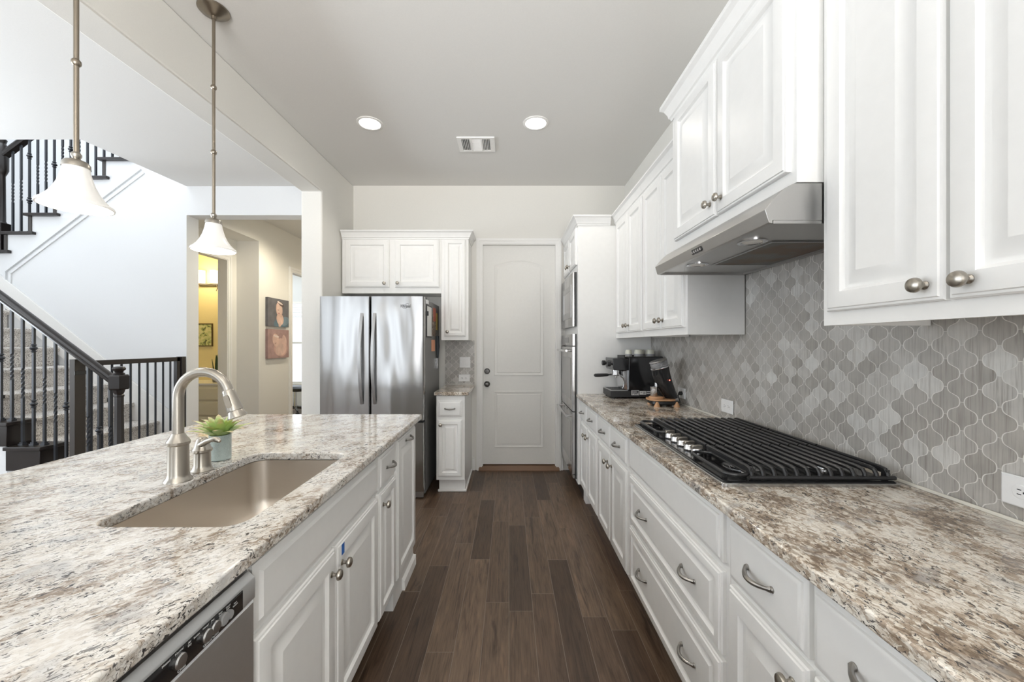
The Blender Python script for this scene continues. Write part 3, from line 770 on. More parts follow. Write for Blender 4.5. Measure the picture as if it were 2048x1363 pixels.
bs = tag(mesh_obj('tile_backsplash', MB().box(-.685, -.368, YB-.006, YB-.0003, CT, 1.384), grout, (-.52, YB, CT), 0), 'small lantern tile backsplash panel between fridge and garage door', 'backsplash'); bs.location = (-.52, YB, CT); BASE[bs.name] = Vector((-.52, YB, CT))
part(bs, 'tiles', tiles(FB(YB-.006), [(-.684, -.369, CT+.004, 1.384)], -.44, 1.08), tile, smooth=0)

# outlets
def outlet(label, F, u, v, kind='outlet'):
    P = thing('wall_outlet' if kind == 'outlet' else 'light_switch', label, 'outlet' if kind == 'outlet' else 'light switch', F(u, v, 0), 'white outlets on the tile' if kind == 'outlet' else None)
    hw, hh = (.059, .037) if kind == 'outlet' else (.057, .057)
    part(P, 'cover_plate', MB().rings(F, u-hw, u+hw, v-hh, v+hh, [(0, 0), (0, .003), (.003, .005)]), white, smooth=30)
    if kind == 'outlet':
        for s in (-.0195, .0195):
            r = part(P, 'receptacle', MB().lathe(F(u+s, v, .005), [(.0168, 0), (.0165, .0012), (.015, .0015)], 24, F(0, 0, 1)-F(0, 0, 0)), white)
            sl = MB().fbox(F, u+s-.002, u+s+.006, v+.0045, v+.0065, .0064, .0070).fbox(F, u+s-.002, u+s+.006, v-.0065, v-.0045, .0064, .0070)
            sl.lathe(F(u+s-.008, v, .0064), [(.0028, 0), (.0028, .0006)], 10, F(0, 0, 1)-F(0, 0, 0))
            part(r, 'slots', sl, slotm, smooth=0)
    else:
        for s in (-.023, .023):
            part(P, 'rocker', MB().loft([[F(u+s-.0165, v-.033, .005), F(u+s+.0165, v-.033, .005), F(u+s+.0165, v+.033, .005), F(u+s-.0165, v+.033, .005)], [F(u+s-.0155, v-.032, .0065), F(u+s+.0155, v-.032, .0065), F(u+s+.0155, v+.032, .011), F(u+s-.0155, v+.032, .011)]]), white)
    return P
FT1 = FR(1.229)
outlet('white wall outlet at the right edge, nearest of those above the granite', FT1, .933, .995)
outlet('white wall outlet on tile behind the far corner of the cooktop', FT1, 2.24, .998)
outlet('white wall outlet mostly hidden behind the black coffee grinder', FT1, 2.83, 1.0)
FT2 = FB(YB-.0105)
outlet('white wall outlet on the small tile panel below the light switch', FT2, -.478, .985)
outlet('white double rocker light switch beside the garage door', FT2, -.470, 1.152, 'switch')
# ================================================================== ISLAND
FIs = FI(-.585)
GI = 'white island cabinets facing the aisle'
def isl(name, label, y0, y1, hollow=False, z0=.108):
    P = thing(name, label, 'island cabinet', (-.9, (y0+y1)/2, 0), GI)
    if hollow:
        c = MB().box(-.605, -.585, y0+.0005, y1-.0005, .108, .8865).box(-1.2, -.605, y0+.0005, y0+.02, .108, .8865).box(-1.2, -.605, y1-.02, y1-.0005, .108, .8865).box(-1.2, -.605, y0+.02, y1-.02, .108, .125).box(-1.22, -1.2, y0+.001, y1-.001, .108, .8865)
    else: c = MB().box(-1.22, -.585, y0+.0005, y1-.0005, z0, .8865)
    part(P, 'carcass', c, paint)
    if z0 > .05: part(P, 'toe_kick', MB().box(-.665, -.65, y0+.001, y1-.001, 0, .108), blackm, 'dark recessed toe kick')  # black is the toe kick's shadow put into the colour
    return P
P = isl('sink_base_cabinet', 'white island cabinet below the sink, with a false drawer front and two knobs', .889, 1.735, True)
add_drawer(P, FIs, .893, 1.722, .700, .852, prof=PF, name='false_front')
add_door(P, FIs, .893, 1.302, .128, .683, (1.268, .615)); add_door(P, FIs, 1.310, 1.722, .128, .683, (1.346, .612))
P = isl('drawer_cabinet', 'narrow white island cabinet with one drawer above one door', 1.737, 2.008)
add_drawer(P, FIs, 1.750, 1.995, .705, .852, [(1.885, .780)]); add_door(P, FIs, 1.750, 1.995, .128, .688, (1.786, .63))
P = isl('pull_out_cabinet', 'end cabinet of the island with a full-height door and a bar pull', 2.010, 2.428, z0=0.0)
o = add_door(P, FIs, 2.030, 2.415, .140, .856); part(o, 'pull', pull_m(FIs, 2.225, .825, .10), pullm)
part(P, 'base_moulding', MB().prism([(-.585, 0), (-.570, 0), (-.572, .05), (-.585, .065)], 'y', 2.18, 2.443).box(-1.22, -.57, 2.428, 2.443, 0, .06), trimp)
# island back, seating side
single('island_back_panel', 'white panel along the living room side of the island', 'panel', MB().box(-1.30, -1.225, -.35, 2.425, 0, .8865), paint, (-1.26, 1.0, 0))
P = isl('end_base_cabinet', 'white island cabinet on the near side of the dishwasher', -.35, .270)
# painter's tape
single('tape_scrap', 'scrap of blue painter tape above the knob on the sink cabinet door', 'tape', MB().fbox(FIs, 1.343, 1.365, .636, .672, .0206, .0212), tape, (-.564, 1.35, .65), smooth=0)

# dishwasher
D = thing('dishwasher', 'steel dishwasher built into the island', 'dishwasher', (-.9, .578, 0))
part(D, 'body', MB().box(-1.21, -.60, .276, .884, .10, .855), blackm, 'black body')
part(D, 'gap_shade_strip', MB().box(-.60, -.588, .276, .884, .846, .884), gatem, 'dark gap above the door')  # solid dark strip coloured as the shade inside the gap
part(D, 'door', MB().rings(FIs, .277, .8845, .115, .784, [(0, -.012), (0, .016), (.004, .020)]), satin)
fr = part(D, 'control_console', MB().loft([[FIs(y, z, d) for z, d in ((.786, -.012), (.786, .018), (.788, .021), (.831, .021), (.834, .0195), (.846, .006), (.846, -.012))] for y in (.277, .8845)]), satin)
part(fr, 'control_panel', MB().rings(FIs, .30, .842, .7885, .829, [(0, .018), (0, .0225), (.002, .0235)]), black)
for i, (y, z, r) in enumerate(((.676, .812, .0125), (.736, .811, .012), (.7565, .812, .012), (.780, .811, .012), (.795, .810, .009))):
    part(fr, 'button', MB().lathe(FIs(y, z, .0235), [(r, 0), (r, .005), (r*.85, .0075), (r*.3, .008)], 20, (1, 0, 0)), steelp if i < 3 else plate)
for s, y, z, sz in (('Heated', .652, .8265, .0055), ('Normal', .678, .8265, .0055), ('Air\nDry', .700, .8235, .005), ('Sanitize', .716, .8255, .0045), ('Normal', .737, .8265, .0045), ('Pots\nPans', .755, .8245, .0045), ('Rinse\nOnly', .775, .8245, .0045), ('Cancel\nDrain', .796, .8235, .0045), ('Start\nResume', .817, .817, .0045), ('Cycles', .683, .7935, .0065), ('Options', .742, .7935, .0065), ('Options', .762, .7935, .005)):
    text(fr, 'lettering', s, textw, FIs, y, z, sz, .0237, extr=.0002)
# island top
hx0, hx1, hy0, hy1 = -1.005, -.640, .945, 1.585
X0, X1, YY0, YY1 = -1.690, -.536, -.38, 2.4515
def slab_hole(z0, z1, rad=.055):
    m = MB(); k = 8
    hole = rrect(hx0, hx1, hy0, hy1, rad, 0, k); oc = [(X1, YY1), (X0, YY1), (X0, YY0), (X1, YY0)]
    n = len(hole)
    b = 0
    for z in (z0, z1):
        m.v += [Vector((p.x, p.y, z)) for p in hole]; m.v += [Vector((p[0], p[1], z)) for p in oc]
    N = n+4
    for s, off in ((0, 0), (1, N)):
        for c in range(4):
            i0 = c*(k+1)
            for i in range(k): m.f.append([off+i0+i, off+i0+i+1, off+n+c])
            j = (i0+k+1) % n; m.f.append([off+i0+k, off+j, off+n+(c+1) % 4, off+n+c])
    for i in range(n):
        j = (i+1) % n; m.f.append([i, j, N+j, N+i])
    for i in range(4):
        j = (i+1) % 4; m.f.append([n+i, n+j, N+n+j, N+n+i])
    return m
single('island_countertop', 'cream and grey granite island top with a sink cutout', 'countertop', slab_hole(.887, CT), granI, (-1.1, 1.0, CT), smooth=30, bevel=.005, bseg=3)
# sink
m = MB(); e = .004
loops = []
for ins, z in ((-.025, .8862), (-e, .8862), (-e, .880), (.004, .74), (.012, .70), (.03, .682), (.06, .676)):
    loops.append(rrect(hx0+ins, hx1-ins, hy0+ins, hy1-ins, max(.055-ins*.3, .03), z, 8))
outer = [rrect(hx0-.025, hx1+.025, hy0-.025, hy1+.025, .07, .884, 8), rrect(hx0-.008, hx1+.008, hy0-.008, hy1+.008, .06, .878, 8), rrect(hx0-.004, hx1+.004, hy0-.004, hy1+.004, .06, .70, 8), rrect(hx0+.02, hx1-.02, hy0+.02, hy1-.02, .05, .672, 8)]
m.loft(loops[::-1] + outer, True, True)
SK = thing('kitchen_sink', 'undermount stainless sink set in the island granite', 'sink', ((hx0+hx1)/2, (hy0+hy1)/2, .672))
part(SK, 'basin', m, sinkm, smooth=40)
part(SK, 'drain', MB().lathe(((hx0+hx1)/2, 1.28, .676), [(.055, 0), (.055, .003), (.045, .004), (.040, .001), (.01, .001)], 28), chrome)
# faucet
FC = thing('kitchen_faucet', 'tall brushed nickel pull-down faucet beside the island sink', 'faucet', (-1.048, 1.262, CT))
fx0, fy0 = -1.048, 1.262
part(FC, 'body', MB().lathe((fx0, fy0, CT), [(.038, 0), (.0375, .004), (.031, .012), (.0285, .022), (.0275, .10), (.0275, .112), (.031, .116), (.0315, .124), (.027, .131), (.022, .138), (.018, .148), (.0165, .150)], 32), nickel)
pts = [(fx0, fy0, CT+.148), (fx0, fy0, 1.12), (fx0, fy0, 1.18)]
for i in range(1, 17):
    a = PI - (PI-.26)*i/16; pts.append((-.9675+.0805*math.cos(a), fy0, 1.18+.0805*math.sin(a)))
part(FC, 'spout', MB().tube(pts, .0150, 18), nickel)
e0 = Vector(pts[-1]); dr_ = (e0-Vector(pts[-2])).normalized()
hd = part(FC, 'spray_head', MB().lathe(e0, [(.0155, -.003), (.0175, .0), (.0175, .008), (.0185, .012), (.0215, .055), (.0225, .062), (.0225, .066), (.021, .067), (.027, .084), (.0275, .088), (.022, .089)], 24, dr_), nickel)
sd = Vector((0, -1, 0)); c0 = e0 + dr_*.034 + sd*.0185; pv = dr_.cross(sd)
btn = MB().loft([[c0 + pv*p.x + dr_*p.y + sd*q for p in rrect(-.0085, .0085, -.021, .021, .008, 0)] for q in (-.004, .003)])
part(hd, 'spray_button', btn, canopy, 'dark bronze toggle button')
FL = thing('faucet_lever', 'short nickel lever valve between faucet and succulent pot', 'faucet lever', (-1.049, 1.362, CT))
part(FL, 'body', MB().lathe((-1.049, 1.362, CT), [(.033, 0), (.033, .003), (.028, .010), (.025, .02), (.0245, .062), (.029, .066), (.029, .073), (.024, .080), (.020, .095), (.016, .108), (.010, .114), (.002, .116)], 28), nickel)
part(FL, 'lever', MB().tube([(-1.058, 1.355, CT+.078), (-1.045, 1.350, CT+.090), (-1.02, 1.345, CT+.104), (-.995, 1.340, CT+.112), (-.978, 1.338, CT+.110), (-.970, 1.337, CT+.105)], [.009, .0105, .0085, .0085, .009, .005], 12), nickel)
# glass pot + succulent
vx, vy = -1.082, 1.492
pot = MB().lathe((vx, vy, CT), [(.030, 0), (.035, .003), (.0355, .012), (.0355, .090), (.036, .094), (.0345, .0945), (.033, .090), (.033, .010), (.005, .008)], 32)
single('glass_pot', 'pale aqua textured glass pot on the island', 'pot', pot, vaseg, (vx, vy, CT), smooth=40)
m = MB()
def leaf(m, c, az, el, L, w, tip, col):
    d = Vector((math.cos(az)*math.cos(el), math.sin(az)*math.cos(el), math.sin(el))); sd = Vector((-math.sin(az), math.cos(az), 0)); up = sd.cross(d)*-1
    loops = []; K = 7
    for i in range(K):
        t = i/(K-1); ww = w*(.45+.55*math.sin(PI*min(t*1.25, 1)**.8 if t < .8 else PI*.5*(1-(t-.8)/.2)+0)) if t < .8 else w*(1-t)/.2*.55+.0004
        p = Vector(c) + d*(L*t) + Vector((0, 0, .014*math.sin(PI*t*.9))); th = .0035*(1-t)+.0008
        loops.append([p-sd*ww, p-up*th*1.3, p+sd*ww, p+up*th*.4])
    n0 = len(m.f); m.loft(loops)
    for i in range(len(m.f)-n0):
        k = i//4/(K-1); a = max(0, (k-.55)/.45); m.c.append(tuple(col[q]*(1-a)+tip[q]*a for q in range(3))+(1,))
for ring, (nn, el, L, w, z) in enumerate(((11, .30, .098, .0165, .086), (10, .60, .090, .0160, .090), (8, .92, .074, .0145, .094), (6, 1.2, .055, .011, .097))):
    for i in range(nn):
        az = 2*PI*i/nn + ring*.35 + random.uniform(-.1, .1); g = random.uniform(.85, 1.15)
        leaf(m, (vx+.010*math.cos(az), vy+.010*math.sin(az), CT+z), az, el+random.uniform(-.08, .08), L*random.uniform(.9, 1.1), w, (.80, .50, .42) if ring < 3 else (.82, .66, .56), (.42*g, .56*g, .20*g))
sm = MB().lathe((vx, vy, CT+.012), [(.030, 0), (.031, .04), (.020, .072)], 16)
for f in sm.f: m.f.append([i+len(m.v) for i in f]); m.c.append((.62, .66, .62, 1))
m.v += sm.v
single('succulent', 'green succulent rosette with pink leaf tips in the glass pot', 'plant', m, succ, (vx, vy, CT+.012), smooth=50)

# ================================================================== COOKTOP
K = thing('gas_cooktop', 'black five-burner gas cooktop set in the right counter', 'cooktop', (.92, 1.647, CT))
cx0, cx1, cy0, cy1 = .652, 1.192, 1.203, 2.092
CR = (.92, 1.647, 0); CA = math.radians(-.6)
def ck(m): return m.rot(CR, CA)
part(K, 'trim', ck(MB().loft([rrect(cx0+i, cx1-i, cy0+i, cy1-i, .012, z) for i, z in ((0, CT+.0005), (0, CT+.008), (.002, CT+.010), (.006, CT+.0105))])), stainless)
part(K, 'surface', ck(MB().loft([rrect(cx0+i, cx1-i, cy0+i, cy1-i, .012, z) for i, z in ((.006, CT+.0100), (.006, CT+.0115), (.011, CT+.014), (.02, CT+.014))])), black)
GZ = CT+.014
for i in range(5):
    y = 1.505 + .0645*i; x = .712
    kb = MB().lathe((x, y, GZ), [(.019, 0), (.021, .003), (.021, .006), (.0195, .008), (.0185, .022), (.0175, .024)], 24)
    kn = part(K, 'knob', ck(kb), chrome)
    part(kn, 'knob_grip', ck(MB().box(x-.019, x+.019, y-.0085, y+.0085, GZ+.022, GZ+.036)), nickel, bevel=.002)
for (x, y, r) in ((.80, 1.36, .040), (1.06, 1.36, .034), (.95, 1.647, .052), (.80, 1.935, .034), (1.06, 1.935, .045)):
    bn = part(K, 'burner', ck(MB().lathe((x, y, GZ), [(r*1.5, 0), (r*1.5, .002), (r*1.05, .003), (r*1.0, .012), (r*.8, .013)], 28)), chrome)
    part(bn, 'burner_cap', ck(MB().lathe((x, y, GZ+.013), [(r*.92, 0), (r*.95, .005), (r*.85, .008), (r*.2, .009)], 28)), iron)
BZ = GZ+.034
xs = [.752+.0345*i for i in range(13)]
secs = [(1.222, 1.503), (1.509, 1.785), (1.791, 2.072)]
for gi, (a, b) in enumerate(secs):
    g = MB()
    for x in xs:
        if gi == 0: p = [(a+.002, BZ-.026), (a+.002, BZ-.014), (a+.010, BZ-.003), (a+.026, BZ), (b, BZ)]
        elif gi == 2: p = [(a, BZ), (b-.026, BZ), (b-.010, BZ-.003), (b-.002, BZ-.014), (b-.002, BZ-.026)]
        else: p = [(a, BZ), (b, BZ)]
        g.tube([(x, q, z) for q, z in p], .0066, 8, phase=PI/8)
    for y in ((a+.10, b-.004) if gi == 0 else ((a+.004, b-.10) if gi == 2 else (a+.004, (a+b)/2, b-.004))):
        g.box(xs[0]-.004, xs[-1]+.004, y-.005, y+.005, BZ-.012, BZ-.002)
    # outer frame low bar and side rails
    if gi != 1:
        ye = a if gi == 0 else b
        g.tube([(xs[0]-.01, ye, GZ+.008), (xs[-1]+.02, ye, GZ+.008)], .007, 8)
        # rounded low wing towards the front corner
        f0, f1 = (a+.002, b-.02) if gi == 0 else (a+.02, b-.002)
        wing = rrect(.676, .752, f0, f1, .030, GZ+.016, 5)
        g.tube(wing + wing[:1], .0062, 8, cap=False)
        for yy in (f0+.03, f1-.03): g.box(.678, .690, yy-.006, yy+.006, GZ, GZ+.014)
    for x in (xs[0], xs[-1]): g.box(x-.005, x+.005, a, b, BZ-.014, BZ-.002)
    for x in (xs[0], xs[-1]):
        for y in (a+.012, b-.012): g.box(x-.006, x+.006, y-.006, y+.006, GZ, BZ-.01)
    part(K, 'grate', ck(g), iron, smooth=30)

# ================================================================== COFFEE CORNER
E = thing('espresso_machine', 'black espresso machine on the far end of the right counter', 'espresso machine', (1.0, 3.26, CT))
ya, yb = 3.134, 3.385
part(E, 'base', MB().box(.800, 1.215, ya, yb, CT+.012, CT+.062), blackm, bevel=.003)
part(E, 'housing', MB().box(.945, 1.215, ya+.002, yb-.002, CT+.062, 1.244), black, bevel=.003)
part(E, 'drip_tray', MB().box(.803, .937, ya+.002, yb-.002, CT+.062, CT+.068), steelp, 'steel drip tray edge')
m = MB()
for i in range(11): m.box(.812, .930, ya+.018+i*.0205, ya+.026+i*.0205, CT+.068, CT+.0695)
part(E, 'drip_grid', m, oveng)
part(E, 'splash_plate', MB().prism([(.945, CT+.068), (.915, CT+.072), (.905, 1.13), (.945, 1.14)], 'y', ya+.03, yb-.03), chrome)
part(E, 'brew_head', MB().prism([(.822, 1.155), (.830, 1.140), (.945, 1.140), (.945, 1.236), (.822, 1.236)], 'y', ya+.004, yb-.004), black, bevel=.003)
part(E, 'brew_face', MB().box(.8195, .822, ya+.008, yb-.008, 1.157, 1.234), oveng)
for y in (3.172, 3.345): part(E, 'steam_knob', MB().lathe((.8195, y, 1.190), [(.010, 0), (.010, .010), (.021, .012), (.022, .034), (.018, .038)], 12, (-1, 0, 0)), blackm)
part(E, 'group_head', MB().lathe((.875, 3.26, 1.140), [(.036, 0), (.036, -.014), (.031, -.016), (.031, -.030), (.02, -.031)], 28), chrome)
pf = part(E, 'portafilter', MB().lathe((.875, 3.26, 1.112), [(.033, 0), (.033, -.014), (.024, -.024), (.01, -.026), (.008, -.042)], 28).tube([(.845, 3.255, 1.100), (.805, 3.25, 1.096)], .007, 10), chrome)
part(pf, 'handle', MB().tube([(.812, 3.25, 1.0965), (.80, 3.25, 1.096), (.76, 3.248, 1.0945), (.72, 3.246, 1.0935), (.70, 3.245, 1.0935), (.692, 3.2445, 1.0935)], [.009, .0125, .014, .0145, .013, .006], 14), blackm)
part(E, 'steam_wand', MB().tube([(.868, 3.17, 1.142), (.872, 3.165, 1.112), (.885, 3.16, 1.092), (.905, 3.16, 1.076), (.915, 3.16, 1.045), (.908, 3.16, 1.01), (.900, 3.16, .995)], [.006, .005, .0048, .0048, .0048, .0045, .004], 10), chrome)
part(E, 'cup_rail', MB().box(.925, 1.21, ya+.004, ya+.009, 1.244, 1.250).box(.925, 1.21, yb-.009, yb-.004, 1.244, 1.256).box(.92, .926, ya+.05, yb-.004, 1.236, 1.256), blackm)
FE = lambda u, v, d: Vector((u, ya-d, v))
lb = part(E, 'label_plate', MB().fbox(FE, .963, 1.024, .945, .984, 0, .0006), textw, 'rating plate')
part(lb, 'label_field', MB().fbox(FE, .967, 1.020, .963, .980, .0006, .0009).fbox(FE, .967, 1.020, .949, .960, .0006, .0009), textd)
part(lb, 'print', MB().fbox(FE, .970, .976, .968, .974, .0009, .0011).fbox(FE, .979, 1.005, .969, .973, .0009, .0011).fbox(FE, .970, .988, .951, .957, .0009, .0011).fbox(FE, .992, 1.003, .951, .955, .0009, .0011).fbox(FE, 1.006, 1.017, .951, .957, .0009, .0011), textw)
lb = part(E, 'label_plate', MB().fbox(FE, 1.029, 1.080, .949, .978, 0, .0006), textw, 'white sticker')
part(lb, 'label_field', MB().fbox(FE, 1.055, 1.075, .953, .973, .0006, .0009).fbox(FE, 1.034, 1.049, .962, .972, .0006, .0009), plate)
part(E, 'label_plate', MB().fbox(FE, 1.084, 1.124, .969, .976, 0, .0006).fbox(FE, 1.084, 1.135, .955, .961, 0, .0006), textw)
for x in (.83, 1.19):
    for y in (ya+.025, yb-.025): part(E, 'foot', MB().lathe((x, y, CT), [(.014, 0), (.016, .012)], 14), rubber)
def cup(label, x, y, r, h):
    P = thing('coffee_cup', label, 'cup', (x, y, 1.2445), 'upside-down cups on the espresso machine')
    part(P, 'body', MB().lathe((x, y, 1.2445), [(r, .0), (r*1.0, h*.42), (r*.93, h*.72), (r*.80, h*.95), (r*.68, h), (r*.62, h*.97), (r*.3, h*.96)], 24), cupm)
    part(P, 'band', MB().lathe((x, y, 1.2445), [(r*1.012, h*.08), (r*1.015, h*.1), (r*1.015, h*.38), (r*1.005, h*.40)], 24, cap0=False, cap1=False), cupg, 'grey band at the rim')
cup('small upturned cup at the left of the row on the espresso machine', .976, 3.25, .0275, .055)
cup('wide upturned cup second from left on the espresso machine', 1.048, 3.22, .036, .059)
cup('upturned cup tucked behind, between the two wide cups', 1.112, 3.335, .028, .056)
cup('wide upturned cup at the right end of the espresso machine', 1.142, 3.225, .036, .059)
# grinder
G = thing('coffee_grinder', 'black tilted coffee grinder on a wooden footed base', 'coffee grinder', (1.08, 2.80, CT))
gy = 2.80
part(G, 'base', MB().loft([rrect(.985+i, 1.185-i, gy-.075+i, gy+.075-i, .05, z, 8) for i, z in ((.012, CT+.010), (0, CT+.018), (0, CT+.036), (.004, CT+.040))]), black)
part(G, 'wood_plate', MB().loft([rrect(.975, 1.155, gy-.078, gy+.078, .05, z, 8) for z in (CT+.040, CT+.050)]), lwood, 'light wooden plate')
part(G, 'dosing_rest', MB().lathe((1.035, gy, CT+.050), [(.05, 0), (.05, .012), (.046, .014)], 28), lwood)
for x, y in ((1.015, gy-.07), (1.150, gy-.07), (1.015, gy+.06), (1.150, gy+.06)):
    part(G, 'foot', MB().lathe((x, y, CT), [(.021, 0), (.0205, .005), (.008, .032), (.003, .036)], 18), lwood)
bd = []
for t in [i/10 for i in range(11)]:
    z = CT+.050 + .225*t; cxx = 1.150 - .082*t - .02*math.sin(PI*t*.9); ww = .040 + .022*t + .008*math.sin(PI*t); cyy = gy+.005
    bd.append([Vector((cxx+ww*math.cos(a)*.95, cyy+(.044+.012*t)*math.sin(a), z + ww*math.cos(a)*(.28))) for a in [2*PI*k/24 for k in range(24)]])
part(G, 'motor_body', MB().loft(bd), black, smooth=60)
tilt = Vector((-.30, 0, 1)).normalized()
part(G, 'collar', MB().lathe((1.064, gy, CT+.262), [(.062, 0), (.066, .004), (.066, .010), (.060, .012)], 28, tilt), chrome)
part(G, 'hopper', MB().lathe((1.061, gy, CT+.273), [(.058, 0), (.061, .012), (.061, .030), (.057, .036)], 28, tilt), clearg, smooth=40)
part(G, 'lid', MB().lathe((1.050, gy, CT+.308), [(.060, 0), (.062, .003), (.058, .009), (.02, .012)], 28, tilt), steelp)
part(G, 'chute', MB().lathe((1.036, gy, CT+.160), [(.012, 0), (.012, -.035), (.008, -.038)], 16).tube([(1.036, gy, CT+.160), (1.075, gy, CT+.185)], .018, 14), chrome)
part(G, 'indicator_light', MB().lathe((1.108, gy-.053, CT+.182), [(.004, 0), (.003, .003)], 12, (-.1, -1, 0)), led)
single('dosing_cup', 'small steel dosing cup on the grinder wooden rest', 'dosing cup', MB().lathe((1.020, gy, CT+.0645), [(.0235, 0), (.025, .002), (.025, .055), (.0255, .06), (.0265, .062), (.0265, .068), (.024, .068), (.0235, .01), (.003, .008)], 28), chrome, (1.02, gy, CT+.0645), smooth=40)
pl = MB().lathe((1.222, 2.815, 1.0), [(.014, 0), (.013, .018), (.006, .024)], 14, (-1, 0, 0)).tube([(1.200, 2.815, 1.0), (1.190, 2.80, .985), (1.196, 2.79, .95), (1.203, 2.785, CT+.006), (1.195, 2.80, CT+.0045)], .0035, 8)
single('power_cord', 'black plug and cord in the outlet behind the grinder', 'power cord', pl, rubber, (1.2, 2.81, CT))

# ================================================================== FRIDGE WALL
Fg = thing('refrigerator', 'large stainless french-door refrigerator with wavy reflections', 'refrigerator', (-1.19, 3.82, 0))
FF = FB(3.50)
part(Fg, 'body', MB().box(-1.638, -.738, 3.515, 4.20, .03, 1.745), plain('fridge_side_grey', (.20, .20, .195), .42), 'grey painted side', bevel=.003)
def fdoor(x0, x1, z0, z1):
    L = []
    n = 8
    out = []
    m = MB(); 
    # gently bowed front
    prof = [(x0, 0)] + [(x0+.004, .052)] + [(x0+.010+(x1-x0-.020)*i/n, .060+.006*math.sin(PI*i/n)) for i in range(n+1)] + [(x1-.004, .052), (x1, 0)]
    m.loft([[FF(u, v, d) for u, d in prof] for v in (z0, z1)]); return m
dl = part(Fg, 'door', fdoor(-1.642, -1.204, .688, 1.760), stainless, smooth=50)
drr = part(Fg, 'door', fdoor(-1.198, -.736, .688, 1.760), stainless, smooth=50)
fz = part(Fg, 'freezer_drawer', fdoor(-1.642, -.736, .072, .668), stainless, smooth=50)
part(Fg, 'grille', MB().fbox(FF, -1.63, -.745, .012, .066, 0, .03), steelp)
part(Fg, 'gasket', MB().fbox(FF, -1.632, -.742, .075, 1.750, -.015, -.001), blackm)
part(Fg, 'hinge_cover', MB().box(-.80, -.745, 3.47, 3.60, 1.745, 1.768), blackm); 
def fhandle(u, fl):
    L = []
    for i in range(21):
        t = i/20; v = .83+.785*t; d = .068+.040*math.sin(PI*t)**.8; w0 = .012; c = u+fl*.010*math.sin(PI*t)
        L.append([FF(c-w0, v, d-.008), FF(c+w0, v, d-.008), FF(c+w0*.9, v, d+.006), FF(c-w0*.9, v, d+.006)])
    m = MB().loft(L)
    for v in (.845, 1.60): m.fbox(FF, u-.010, u+.010, v-.012, v+.012, .060, .072)
    return m
part(dl, 'handle', fhandle(-1.268, -1), steelp, smooth=50); part(drr, 'handle', fhandle(-1.158, -1), steelp, smooth=50)
part(fz, 'handle', MB().tube([FF(-1.53+.68*i/14, .62, .066+.042*math.sin(PI*i/14)**.6) for i in range(15)], .012, 10), steelp)
wm = text(drr, 'wordmark', 'Whirlpool', textd, FF, -.895, 1.674, .040, .0662, shear=.25, extr=.0004, xs=.52)
part(drr, 'emblem', MB().tube([FF(-.890+.026*math.cos(a), 1.675+.018*math.sin(a)+.012*math.cos(a), .0662) for a in [2*PI*i/28 for i in range(22)]], .0011, 6), textd)
# things held to the fridge side
FS = FI(-.738)
def mag(name, label, cat, y0, y1, z0, z1, mat, th=.003, grp='notes and pictures on the fridge side'):
    return single(name, label, cat, MB().fbox(FS, y0, y1, z0, z1, .0005, th), mat, (-.738, (y0+y1)/2, z0), grp, smooth=0)
P = thing('memo_board', 'white memo board with black frame on the fridge side', 'memo board', (-.738, 3.65, 1.42), 'notes and pictures on the fridge side')
part(P, 'frame', MB().fbox(FS, 3.545, 3.762, 1.408, 1.70, .0005, .007), blackm)
part(P, 'board', MB().fbox(FS, 3.558, 3.752, 1.420, 1.688, .007, .0085), paperw)
part(P, 'marker_clip', MB().fbox(FS, 3.542, 3.562, 1.60, 1.64, .007, .02), blackm)
mag('photo_collage', 'dark collage of small photos beside the memo board', 'photo collage', 3.775, 3.99, 1.425, 1.66, collagem)
mag('red_flyer', 'red flyer pinned at the top of the fridge side', 'flyer', 3.87, 3.99, 1.57, 1.70, redp, .006)
mag('yellow_flyer', 'yellow strip of paper at the back of the fridge side', 'flyer', 4.02, 4.10, 1.49, 1.66, yelpp, .006)
mag('peach_card', 'peach card hanging below the photo collage', 'card', 3.785, 3.95, 1.278, 1.388, peach, .004)
mag('magnet_clip', 'small white magnetic clip high on the fridge side', 'magnet', 3.53, 3.60, 1.705, 1.74, white, .012)
m = MB().tube([FS(4.02, 1.43, .012), FS(4.00, 1.33, .016), FS(4.04, 1.24, .013), FS(4.06, 1.21, .012)], .010, 8).tube([FS(4.08, 1.43, .012), FS(4.09, 1.32, .016), FS(4.06, 1.21, .012)], .010, 8)
L_ = thing('lanyard', 'dark lanyard with keys hanging on the fridge side', 'lanyard', (-.738, 4.05, 1.21), 'notes and pictures on the fridge side')
part(L_, 'strap', m, plain('strap_slate', (.06, .07, .08), .7)); part(L_, 'key_fob', MB().fbox(FS, 4.035, 4.085, 1.10, 1.205, .003, .012), chrome)
# cabinets over and beside the fridge
FO = FB(3.95)
P = thing('over_fridge_cabinet', 'white two-door cabinet above the refrigerator', 'wall cabinet', (-1.16, 4.1, 1.849), 'white cabinets around the refrigerator')
part(P, 'carcass', MB().box(-1.655, -.672, 3.95, YB-.001, 1.849, 2.385), paint, bevel=.001)
add_door(P, FO, -1.622, -1.183, 1.908, 2.378, (-1.228, 1.945)); add_door(P, FO, -1.128, -.690, 1.908, 2.378, (-1.098, 1.947))
P2 = thing('wall_cabinet', 'narrow tall white wall cabinet between fridge and garage door', 'wall cabinet', (-.535, 4.1, 1.385), 'white cabinets around the refrigerator')
part(P2, 'carcass', MB().box(-.6715, -.402, 3.95, YB-.001, 1.385, 2.385), paint, bevel=.001)
add_door(P2, FO, -.640, -.428, 1.424, 2.378, (-.607, 1.468))
part(P, 'crown_moulding', crown(FO, -1.655, -.672, 2.385, .085, 0, False, False), paint, smooth=20)
part(P2, 'crown_moulding', crown(FO, -.672, -.402, 2.385, .085, .312, False, True), paint, smooth=20)
FN = FB(3.59)
